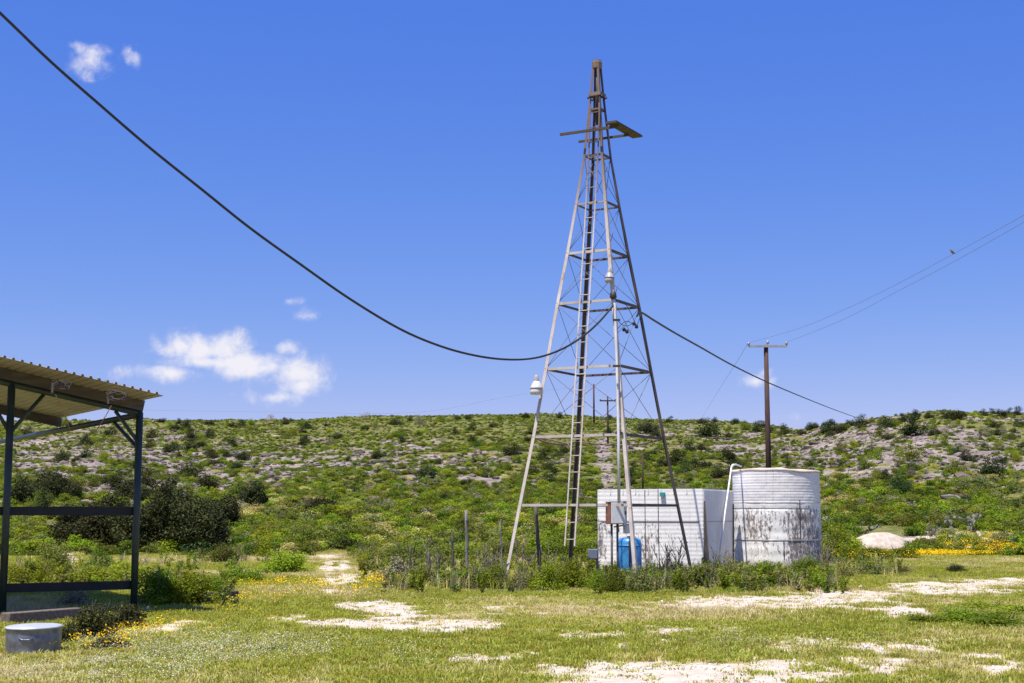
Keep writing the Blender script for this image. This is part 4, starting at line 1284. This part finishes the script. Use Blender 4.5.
J, DL, GL, BL, OL, GR, SL = 'juniper_leaf', 'dark_leaf', 'green_leaf', 'bright_leaf', 'olive_leaf', 'grey_leaf', 'sage_leaf'
HAND = [(171, 445, 17, J), (150, 444, 10, J), (191, 434, 14, J), (209, 433, 12, DL), (187, 425, 14, J), (210, 419, 13, J), (242, 421, 13, DL), (303, 430, 9, J), (231, 441, 13, DL), (200, 443, 11, J), (242, 453, 15, J), (188, 467, 23, DL), (343, 504, 9, J), (376, 454, 13, J), (338, 434, 10, J), (327, 422, 8, J), (308, 422, 7, J), (146, 478, 22, J), (210, 479, 24, J), (240, 490, 20, DL),
        (162, 417, 12, J), (270, 415, 14, GR), (228, 421, 10, BL), (251, 420, 8, BL), (291, 418, 9, DL), (321, 418, 8, BL), (345, 415.5, 8, BL), (364, 412.5, 15, GR), (392, 420, 9, DL), (512, 447, 19, J), (493, 422, 12, J), (472, 426, 10, DL), (397, 419, 14, DL), (419, 417, 17, GR), (425, 470, 20, DL), (474, 460, 6, J), (378, 454, 12, DL), (455, 431, 8, DL), (403, 438, 10, DL), (468, 414, 11, J), (457, 415, 9, DL), (527, 412.5, 13, J), (440, 415, 10, BL), (500, 414, 12, BL),
        (647, 424, 21, J), (727, 455, 19, J), (705, 462, 15, J), (722, 469, 20, J), (683, 468, 16, DL), (677, 457, 22, DL), (727, 434, 10, J), (700, 418, 12, J), (715, 417, 10, DL), (735, 418, 12, DL), (708, 428, 23, DL), (647, 457, 11, J), (690, 446, 14, DL), (663, 463, 12, J), (736, 462, 14, J), (748, 476, 16, DL), (745, 424, 14, BL), (757, 427, 12, J),
        (903, 416, 14, J), (942, 412, 14, DL), (965, 411, 12, J), (983, 410, 12, DL), (1010, 409, 12, DL), (850, 421, 12, J), (812, 425, 12, DL), (770, 428, 12, DL), (670, 417, 11, DL), (610, 415, 10, DL), (560, 413, 11, J), (180, 419, 10, DL), (285, 419, 11, J), (861, 418, 24, DL), (886, 418, 20, DL), (916, 412.5, 17, J), (929, 412, 13, J), (954, 410.5, 24, J), (972, 411.5, 13, BL), (992, 409, 9, J), (1001, 411, 15, J), (1018, 409, 14, J), (916, 425, 26, DL), (934, 430, 12, J), (1019, 420, 14, J), (832, 423, 22, DL), (841, 426, 14, J), (802, 431, 10, J), (783, 429, 14, DL), (825, 418, 12, DL), (853, 443, 12, BL), (876, 453, 19, BL), (912, 451, 24, BL), (968, 455, 15, DL), (932, 462, 14, BL), (957, 465, 21, GL), (914, 465, 14, DL), (991, 465, 28, DL), (897, 485, 26, DL), (905, 488, 20, DL), (962, 482, 22, SL), (987, 483, 22, SL), (1016, 482, 22, SL), (932, 502, 34, GL), (1001, 504, 30, OL), (812, 462, 12, DL), (795, 465, 12, OL), (1010, 432, 16, OL), (985, 430, 14, GR), (880, 430, 16, OL), (866, 462, 16, BL), (945, 440, 16, OL), (1015, 455, 16, BL), (900, 437, 14, OL), (840, 446, 12, OL),
        (20, 490, 34, J), (48, 484, 32, J), (75, 475, 26, OL), (100, 452, 18, OL), (60, 455, 16, DL), (28, 432, 16, DL), (110, 430, 14, J), (85, 440, 15, DL), (40, 500, 26, DL), (112, 478, 22, DL)]
for q in HAND:
    k_ = .92 if q[1] < 424 else 1.18
    hill_bush(q[0], q[1] + (2 if q[1] < 424 else 0), q[2] * k_, q[3], q[2] * k_ * (.74 if q[1] < 424 else .83))
# further bushes spread over the slope (fewer where the rock is bare)
rr_ = random.Random(17)
cnt = 0
while cnt < 480:
    x = rr_.uniform(-60, 1080); y = 416 + (550 - 416) * rr_.random() ** .85
    if y > 540 and 300 < x < 365: continue
    if 30 < x < 250 and y > 500: continue
    if 590 < x < 625 and 440 < y < 500: continue
    if y > 522 and 850 < x < 915: continue
    if 925 < x and 532 < y: continue
    b = hit(x, y)
    if b.y < 58: continue
    rk = float(rock(np.array([b.x]), np.array([b.y]))[0])
    if rr_.random() < rk * .75: continue
    low = (y - 416) / 130
    w = rr_.uniform(7, 14) + low * rr_.uniform(4, 22)
    u = rr_.random()
    if low < .45: kd = J if u < .20 else DL if u < .42 else GL if u < .55 else BL if u < .75 else OL if u < .9 else GR
    else: kd = DL if u < .10 else GL if u < .38 else BL if u < .66 else OL if u < .86 else SL
    hill_bush(x, y, w, kd, w * rr_.uniform(.55, .85))
    cnt += 1
print('hill bushes', HC)


# ------------------------------------------------------------------ scattered stuff (geometry nodes)
def scatter(name, pts, scl, sources, rot=None, idx=None):
    n = len(pts)
    colr = bpy.data.collections.new(name + '_sources')
    for i, me in enumerate(sources):
        colr.objects.link(bpy.data.objects.new(f'{name}_source_{i:02d}', me))
    me = bpy.data.meshes.new(name)
    me.vertices.add(n); me.vertices.foreach_set('co', np.asarray(pts, np.float32).ravel())
    a = me.attributes.new('rot', 'FLOAT_VECTOR', 'POINT')
    rot = rot if rot is not None else np.stack([RNG.normal(0, .12, n), RNG.normal(0, .12, n), RNG.uniform(0, 6.283, n)], 1)
    a.data.foreach_set('vector', rot.astype(np.float32).ravel())
    a = me.attributes.new('scl', 'FLOAT_VECTOR', 'POINT')
    scl = np.asarray(scl, np.float32)
    if scl.ndim == 1: scl = np.stack([scl] * 3, 1)
    a.data.foreach_set('vector', scl.astype(np.float32).ravel())
    a = me.attributes.new('idx', 'INT', 'POINT')
    idx = idx if idx is not None else RNG.integers(0, len(sources), n)
    a.data.foreach_set('value', np.asarray(idx, np.int32))
    o = bpy.data.objects.new(name, me); COL.objects.link(o)
    ng = bpy.data.node_groups.new(name + '_nodes', 'GeometryNodeTree')
    ng.interface.new_socket('Geometry', in_out='INPUT', socket_type='NodeSocketGeometry')
    ng.interface.new_socket('Geometry', in_out='OUTPUT', socket_type='NodeSocketGeometry')
    gi = ng.nodes.new('NodeGroupInput'); go_ = ng.nodes.new('NodeGroupOutput')
    ci = ng.nodes.new('GeometryNodeCollectionInfo'); ci.inputs['Collection'].default_value = colr
    ci.inputs['Separate Children'].default_value = True; ci.inputs['Reset Children'].default_value = True
    ip = ng.nodes.new('GeometryNodeInstanceOnPoints'); ip.inputs['Pick Instance'].default_value = True
    def attr(nm, ty):
        t = ng.nodes.new('GeometryNodeInputNamedAttribute'); t.data_type = ty; t.inputs[0].default_value = nm
        return [s for s in t.outputs if s.enabled and s.name == 'Attribute'][0]
    L = ng.links.new
    L(gi.outputs[0], ip.inputs['Points']); L(ci.outputs[0], ip.inputs['Instance'])
    L(attr('idx', 'INT'), ip.inputs['Instance Index']); L(attr('rot', 'FLOAT_VECTOR'), ip.inputs['Rotation']); L(attr('scl', 'FLOAT_VECTOR'), ip.inputs['Scale'])
    L(ip.outputs[0], go_.inputs[0])
    md = o.modifiers.new('scatter', 'NODES'); md.node_group = ng
    return o


def tuft_mesh(name, seed, n, h, w, spread, mat, lean=.5):
    rng = np.random.default_rng(seed)
    V = []; Fs = []
    for i in range(n):
        a = rng.uniform(0, 6.283); q = rng.uniform(0, spread)
        b = np.array([math.cos(a) * q, math.sin(a) * q, -.01]); hh = h * rng.uniform(.5, 1.2)
        d = np.array([math.cos(a + rng.normal(0, .9)), math.sin(a + rng.normal(0, .9)), 0])
        s = np.array([-d[1], d[0], 0]) * w / 2
        l = lean * rng.uniform(.2, 1.3)
        m_ = b + np.array([0, 0, hh * .6]) + d * hh * l * .35; t = b + np.array([0, 0, hh * (1 - .25 * l)]) + d * hh * l
        k = len(V); V += [b - s, b + s, m_ + s * .8, m_ - s * .8, t]
        Fs += [(k, k + 1, k + 2, k + 3), (k + 3, k + 2, k + 4)]
    me = bpy.data.meshes.new(name); me.from_pydata([tuple(v) for v in V], [], Fs); me.materials.append(mat); me.update()
    return me


def wedge(n, d0, d1, power=1.0, half=.44):
    D = (RNG.uniform(0, 1, n) * (d1 ** (2 * power) - d0 ** (2 * power)) + d0 ** (2 * power)) ** (1 / (2 * power))
    X = RNG.uniform(-half, half, n) * (D + 9)
    return X, D


# grass of the flat
gs = [tuft_mesh('tuft', 600 + i, 26, .075, .0095, .13, M['grass_green']) for i in range(4)] + [tuft_mesh('tuft', 620 + i, 24, .08, .0085, .13, M['grass_dry']) for i in range(3)] + [tuft_mesh('tuft', 640 + i, 14, .12, .007, .11, M['grass_straw'], .8) for i in range(2)]
X, Y = wedge(150000, 11.0, 62, .62)
bm_ = bare(X, Y)
keep = RNG.uniform(0, 1, len(X)) > np.clip(bm_ * 1.1, 0, .90)
X, Y = X[keep], Y[keep]
nz_ = fbm(X / 3.5, Y / 5, 71, 3) + .35 * fbm(X / .8, Y / 1.2, 73, 2) + RNG.normal(0, .18, len(X))
# greener strip across the middle of the flat, drier towards the lower left
pxs, pys = proj(X, Y, np.zeros(len(X)))
nz_ = nz_ - .35 * np.exp(-((pys - 632) / 16.) ** 2) * (pxs > 480) + .30 * (pxs < 330) * (pys > 630)
idx = np.where(nz_ < .14, RNG.integers(0, 4, len(X)), np.where(nz_ < .52, RNG.integers(4, 7, len(X)), RNG.integers(7, 9, len(X))))
hs = RNG.uniform(.5, 1.0, len(X)) * (1 - .45 * bare(X, Y)) * (1 + .5 * np.clip(fbm(X / 6, Y / 6, 77, 2), -1, 1))
o = scatter('grass', np.stack([X, Y, H(X, Y)], 1), np.stack([np.ones(len(X)) * 1.15, np.ones(len(X)) * 1.15, hs], 1), gs, idx=idx)
tag(o, 'short patchy yellow green grass covering the flat ground', 'grass', kind='stuff')


# tiny flowers
def flower_mesh(seed, mat, n, r, h, spread):
    rng = np.random.default_rng(seed); V = []; Fs = []
    for i in range(n):
        a = rng.uniform(0, 6.283); q = rng.uniform(0, spread); c = np.array([math.cos(a) * q, math.sin(a) * q, h * rng.uniform(.5, 1.2)])
        nn_ = rng.normal(size=3) * .5 + np.array([0, -.4, 1]); nn_ /= np.linalg.norm(nn_)
        t = np.cross(nn_, [1, 0, 0]); t /= np.linalg.norm(t); b = np.cross(nn_, t); k = len(V)
        V += [tuple(c + r * (t * math.cos(j * 1.0472) + b * math.sin(j * 1.0472))) for j in range(6)]
        Fs.append(tuple(range(k, k + 6)))
    me = bpy.data.meshes.new('blossom'); me.from_pydata(V, [], Fs); me.materials.append(mat); me.update()
    return me


wf = [flower_mesh(700 + i, M['white_petal'], 7, .0058, .08, .24) for i in range(3)]
pts = []
for (cx, cy, sx, sy, n) in ((150, 657, 140, 20, 1000), (260, 646, 110, 16, 460), (70, 668, 80, 14, 380), (340, 655, 120, 18, 160), (760, 640, 120, 10, 260), (560, 592, 200, 3, 260), (930, 565, 70, 4, 200)):
    for _ in range(n):
        x = cx + random.gauss(0, .6) * sx; y = min(max(cy + random.gauss(0, .6) * sy, 556), 690)
        g = G(x, y)
        if fbm(np.array([g.x / .9]), np.array([g.y / 1.4]), 83, 3)[0] > -.12: pts.append((g.x, g.y, HZ(g.x, g.y)))
o = scatter('white_wildflowers', np.array(pts), RNG.uniform(.7, 1.2, len(pts)), wf)
tag(o, 'tiny white wildflowers scattered over the front grass', 'wildflowers', kind='stuff')
yf = [flower_mesh(720 + i, M['yellow_petal'], 6, .011, .13, .16) for i in range(3)]
pts = []; ss = []
for (cx, cy, sx, sy, n, sc_) in ((985, 553.5, 55, 1.6, 1200, 1.3), (935, 556.5, 40, 1.6, 500, 1.4), (1010, 550.5, 40, 1.6, 500, 1.5), (960, 548, 50, 3, 120, 1.3), (135, 632, 50, 11, 110, .85), (100, 645, 40, 7, 50, .85), (270, 587, 55, 4, 60, 1.0), (385, 582, 16, 4, 90, 1.3), (220, 600, 60, 12, 90, 1.0), (985, 540, 40, 3, 120, 1.6), (873, 560, 30, 3, 60, 1.6), (330, 590, 60, 6, 80, 1.2)):
    for _ in range(n):
        x = cx + random.gauss(0, .6) * sx; y = min(max(cy + random.gauss(0, .6) * sy, 533), 690)
        g = G(x, y) if y > 549 else hit(x, y)
        pts.append((g.x, g.y, HZ(g.x, g.y) + (.05 if sc_ > 1.4 else 0))); ss.append(sc_ * random.uniform(.8, 1.3))
o = scatter('yellow_wildflowers', np.array(pts), np.array(ss), yf)
tag(o, 'yellow wildflowers in bands beside the shed, track and mound', 'wildflowers', kind='stuff')


# loose gravel on the pale patches
gv = [rock_mesh('gravel', 140 + i, M['limestone'], 1) for i in range(4)]
X, Y = wedge(76000, 11.5, 50, .6)
bm2 = bare(X, Y)
keep = RNG.uniform(0, 1, len(X)) < np.clip(bm2 * .5 + .012, 0, 1)
X, Y = X[keep], Y[keep]
s_ = RNG.lognormal(-3.5, .45, len(X)).clip(.012, .09)
o = scatter('gravel', np.stack([X, Y, H(X, Y) + s_ * .12], 1), s_, gv)
tag(o, 'loose pale limestone gravel on the bare patches', 'gravel', kind='stuff')


# weeds along the fence line and tank feet
def weed_mesh(seed, mat, h=.6, n=26, L=.075):
    rng = np.random.default_rng(seed); mb = MB(); V = []; Fs = []
    P_ = []
    for i in range(6):
        a = rng.uniform(0, 6.283); s = rng.uniform(.02, .16); hh = h * rng.uniform(.6, 1.1)
        for k in range(n // 2):
            q = rng.uniform(.1, 1)
            P_.append((math.cos(a) * s * q * 1.2, math.sin(a) * s * q * 1.2, hh * q, .045, .045, .05))
    V, Fq = leaves(n * 9, P_, L, rng, aspect=.4)
    return np_mesh('weed', V, Fq, [mat])


ws = [weed_mesh(740 + i, M[k]) for i, k in enumerate(('sage_leaf', 'green_leaf', 'bright_leaf', 'sage_leaf', 'olive_leaf', 'bright_leaf'))]
pts = []
for (x0, x1, d0, d1, n) in ((385, 830, 31.6, 34.6, 300), (385, 850, 29.8, 31.8, 90), (600, 835, 34, 38.0, 200), (820, 900, 38, 46, 80), (-10, 130, 31, 40, 90), (140, 240, 25.5, 34, 70), (360, 600, 36, 52, 300), (160, 300, 36, 56, 50)):
    for _ in range(n):
        D = random.uniform(d0, d1); xp = random.uniform(x0, x1); q = P(xp, 560, D)
        if 525 < xp < 602 and D < 34.4 and random.random() < .8: continue
        pts.append((q.x, q.y, HZ(q.x, q.y) - .02))
pts = np.array(pts)
o = scatter('weeds', pts, np.stack([RNG.uniform(.6, 1.2, len(pts))] * 2 + [RNG.uniform(.25, 1.0, len(pts)) ** 1.5 * .88], 1), ws)
tag(o, 'rank green weeds growing along the brush fence, tanks and shed', 'weeds', kind='stuff')

# tall straw and dead stems among the weeds
st = [tuft_mesh('tall_grass', 660 + i, 16, .55, .010, .16, M[k], .35) for i, k in enumerate(('grass_straw', 'grass_dry', 'grass_green'))] + [stems_mesh('dead_stems', 670 + i, 9, M['dead_twig'], .007, .75) for i in range(2)]
pts = []
for (x0, x1, d0, d1, n) in ((390, 850, 30.4, 35.5, 190), (600, 835, 34.5, 38, 80), (820, 900, 38, 48, 30), (-10, 290, 34, 52, 60), (370, 560, 36, 52, 60), (390, 420, 33, 34, 4)):
    for _ in range(n):
        D = random.uniform(d0, d1); xp = random.uniform(x0, x1); q = P(xp, 560, D)
        if 525 < xp < 602 and D < 34.4 and random.random() < .8: continue
        pts.append((q.x, q.y, HZ(q.x, q.y) - .02))
pts = np.array(pts)
o = scatter('tall_dry_grass', pts, np.stack([RNG.uniform(.8, 1.4, len(pts))] * 2 + [RNG.uniform(.3, 1.0, len(pts))], 1), st, idx=RNG.choice(5, len(pts), p=[.3, .25, .25, .1, .1]))
tag(o, 'tall straw coloured grass and dead stems among the weeds', 'grass', kind='stuff')

# low scrub, grass and rubble of the hillside
sb = []
for i, (k, n, L) in enumerate((('green_leaf', 70, .20), ('bright_leaf', 70, .20), ('olive_leaf', 70, .19), ('sage_leaf', 60, .18), ('grey_leaf', 50, .17), ('grass_dry', 60, .18), ('dark_leaf', 70, .2), ('bright_leaf', 60, .22), ('green_leaf', 60, .22), ('olive_leaf', 80, .17))):
    rng = np.random.default_rng(800 + i)
    Vv, Ff = leaves(n * 14, lobes_dome(10, rng, h=.7, r=(.14, .27)), L * .34, rng, flat=.8)
    sb.append(np_mesh('scrub', Vv, Ff, [M[k]]))
X, Y = wedge(62000, 54, 275, .72, .43)
keep = (Y > 55)
rkv = rock(X, Y)
keep &= RNG.uniform(0, 1, len(X)) > rkv * .80
pxs, pys = proj(X, Y, H(X, Y))
keep &= ~((np.abs(pxs - 331) < 24) & (pys > 552)) & ~((np.abs(pxs - (606 + (pys - 470) * .1)) < 7) & (pys > 440) & (pys < 500) & (RNG.uniform(0, 1, len(X)) > .15)) & ~((pxs > 925) & (pys > 530) & (pys < 562) & (RNG.uniform(0, 1, len(X)) > .2)) & ~((np.abs(pxs - 881) < 31) & (pys > 526) & (pys < 557)) & ~((pxs > 40) & (pxs < 245) & (pys > 515) & (pys < 557) & (RNG.uniform(0, 1, len(X)) > .22)) & ~((pxs < 420) & (pys > 560)) & ~((pxs > 820) & (pys > 558))
X, Y, pys = X[keep], Y[keep], pys[keep]
n = len(X)
u = RNG.uniform(0, 1, n) + .35 * fbm(X / 14, Y / 18, 91, 3)
lowm = np.clip((pys - 430) / 90, 0, 1)
idx = np.where(u < .24, 0, np.where(u < .40, 1, np.where(u < .52, 2, np.where(u < .60, 7, np.where(u < .70, 8, np.where(u < .80, 9, np.where(u < .84, 3, np.where(u < .88, 4, np.where(u < 1.02, 6, 5)))))))))
s_ = RNG.uniform(.35, 1.15, n) ** 1.3 * (.72 + .75 * lowm)
o = scatter('hillside_scrub', np.stack([X, Y, H(X, Y) - .06], 1), np.stack([s_, s_, s_ * RNG.uniform(.6, 1.0, n)], 1), sb, idx=idx)
tag(o, 'low green and olive scrub carpeting the hillside', 'scrub', kind='stuff')

rk_ = [rock_mesh('boulder', 90 + i, M['rock_lilac'] if i % 2 else M['rock_dark'], 1) for i in range(6)]
X, Y = wedge(66000, 56, 265, .7, .43)
rkv = rock(X, Y)
keep = RNG.uniform(0, 1, len(X)) < rkv * .55
X, Y = X[keep], Y[keep]; n = len(X)
s_ = RNG.lognormal(-.95, .5, n).clip(.12, 1.5)
o = scatter('rock_rubble', np.stack([X, Y, H(X, Y) + s_ * .05], 1), np.stack([s_ * 1.3, s_, s_ * .85], 1), rk_)
tag(o, 'lilac grey limestone rubble strewn over the bare slopes', 'rocks', kind='stuff')
print('rubble', n, 'scrub done')

# ------------------------------------------------------------------ sky and sun
SUN_EL = R(70)
SDX, SDY = -.64, -.77
SUN_AZ = math.atan2(SDX, SDY)
w = bpy.data.worlds.new('World'); sc.world = w; w.use_nodes = True
nt = w.node_tree; nt.nodes.clear()
out = nt.nodes.new('ShaderNodeOutputWorld')
sky = nt.nodes.new('ShaderNodeTexSky'); sky.sky_type = 'NISHITA'; sky.sun_disc = False
sky.sun_elevation = SUN_EL; sky.sun_rotation = SUN_AZ; sky.altitude = 900; sky.air_density = 1.0; sky.dust_density = .35; sky.ozone_density = 3.0
SKY_STR = .085
EXPO = .65
hs_ = nd(nt, 'ShaderNodeHueSaturation', inp={'Color': sky.outputs[0], 'Saturation': 1.12, 'Value': 1.0, 'Hue': .512})
sp = nd(nt, 'ShaderNodeSeparateColor', inp={0: hs_.outputs[0]})
chan = []
for i_, (pw, am) in enumerate(((1.1, .95), (.75, .715), (.27, .945))):
    v = math_(nt, 'POWER', math_(nt, 'MULTIPLY', sp.outputs[i_], .116), pw)
    chan.append(math_(nt, 'MULTIPLY', v, am / (SKY_STR * 2 ** EXPO)))
skyc = nd(nt, 'ShaderNodeCombineColor', inp={0: chan[0], 1: chan[1], 2: chan[2]}).outputs[0]
tcg = nd(nt, 'ShaderNodeTexCoord').outputs['Generated']
sx = nd(nt, 'ShaderNodeSeparateXYZ', inp={0: tcg})
yy = math_(nt, 'MAXIMUM', sx.outputs[1], .05)
uu = math_(nt, 'DIVIDE', sx.outputs[0], yy); vv = math_(nt, 'DIVIDE', sx.outputs[2], yy)
uv = nd(nt, 'ShaderNodeCombineXYZ', inp={0: uu, 1: vv, 2: 0.0}).outputs[0]
cn = nd(nt, 'ShaderNodeTexNoise', inp={'Vector': uv, 'Scale': 44.0, 'Detail': 7.0, 'Roughness': .56, 'Distortion': .25}).outputs[0]
cn2 = nd(nt, 'ShaderNodeTexNoise', inp={'Vector': uv, 'Scale': 95.0, 'Detail': 7.0, 'Roughness': .68}).outputs[0]
CL_ = 0
CL = [(215, 362, 60, 11, 1.15), (266, 368, 52, 13, 1.1), (90, 60, 24, 18, .9), (80, 50, 12, 12, .8), (137, 57, 11, 13, .55), (128, 50, 9, 7, .5), (205, 350, 52, 20, 1.2), (185, 346, 28, 15, 1.1), (170, 373, 48, 10, 1.05), (248, 362, 54, 14, 1.15), (292, 374, 44, 22, .95), (284, 350, 16, 11, .85), (275, 397, 34, 10, .9), (302, 386, 30, 15, .9), (305, 316, 13, 9, .85), (290, 301, 13, 5, .5), (757, 381, 20, 9, .9), (764, 373, 10, 7, .8), (797, 418, 7, 5, .45)]
dens = None
for (px, py, rx, ry, wt) in CL:
    d = ray(px, py); cu, cv = d[0] / d[1], d[2] / d[1]
    du = math_(nt, 'MULTIPLY', math_(nt, 'SUBTRACT', uu, cu), F_PX / rx); dv = math_(nt, 'MULTIPLY', math_(nt, 'SUBTRACT', vv, cv), F_PX / ry)
    r2 = math_(nt, 'ADD', math_(nt, 'MULTIPLY', du, du), math_(nt, 'MULTIPLY', dv, dv))
    q = math_(nt, 'MULTIPLY', math_(nt, 'MAXIMUM', math_(nt, 'SUBTRACT', 1.5, math_(nt, 'SQRT', r2)), 0.0), wt)
    dens = q if dens is None else math_(nt, 'MAXIMUM', dens, q)
nn_ = math_(nt, 'ADD', math_(nt, 'MULTIPLY_ADD', cn, 2.1, -1.05), math_(nt, 'MULTIPLY_ADD', cn2, .45, -.225))
dd = math_(nt, 'MULTIPLY_ADD', nn_, 1.35, math_(nt, 'MULTIPLY', dens, .92))
mask = ramp(nt, dd, .26, 1.5)
mask = math_(nt, 'MULTIPLY', mask, ramp(nt, dens, .0, .25))
mask = math_(nt, 'MULTIPLY', mask, ramp(nt, sx.outputs[1], .1, .2))
k = 1 / (SKY_STR * 2 ** EXPO)
ccol = mixc(nt, ramp(nt, math_(nt, 'MULTIPLY_ADD', dens, .25, math_(nt, 'MULTIPLY', cn2, .8)), .3, .72), (.68 * k, .67 * k, .82 * k), (.96 * k, .93 * k, .96 * k))
fin = mixc(nt, math_(nt, 'MULTIPLY', mask, .88), skyc, ccol)
bg = nd(nt, 'ShaderNodeBackground', inp={'Color': fin, 'Strength': SKY_STR})
nt.links.new(bg.outputs[0], out.inputs[0])

sl = bpy.data.lights.new('sun', 'SUN'); sl.energy = 4.7; sl.angle = R(.55); sl.color = (1.0, .935, .81)
so = bpy.data.objects.new('sun', sl); COL.objects.link(so)
sd = Vector((SDX * math.cos(SUN_EL), SDY * math.cos(SUN_EL), math.sin(SUN_EL)))
so.rotation_euler = sd.to_track_quat('Z', 'Y').to_euler(); so.location = (-20, -15, 40)

vs_ = sc.view_settings
vs_.view_transform = 'Standard'; vs_.look = 'None'; vs_.gamma = 1; vs_.exposure = EXPO; vs_.use_curve_mapping = False
sc.cycles.max_bounces = 6; sc.cycles.transmission_bounces = 3; sc.cycles.diffuse_bounces = 3
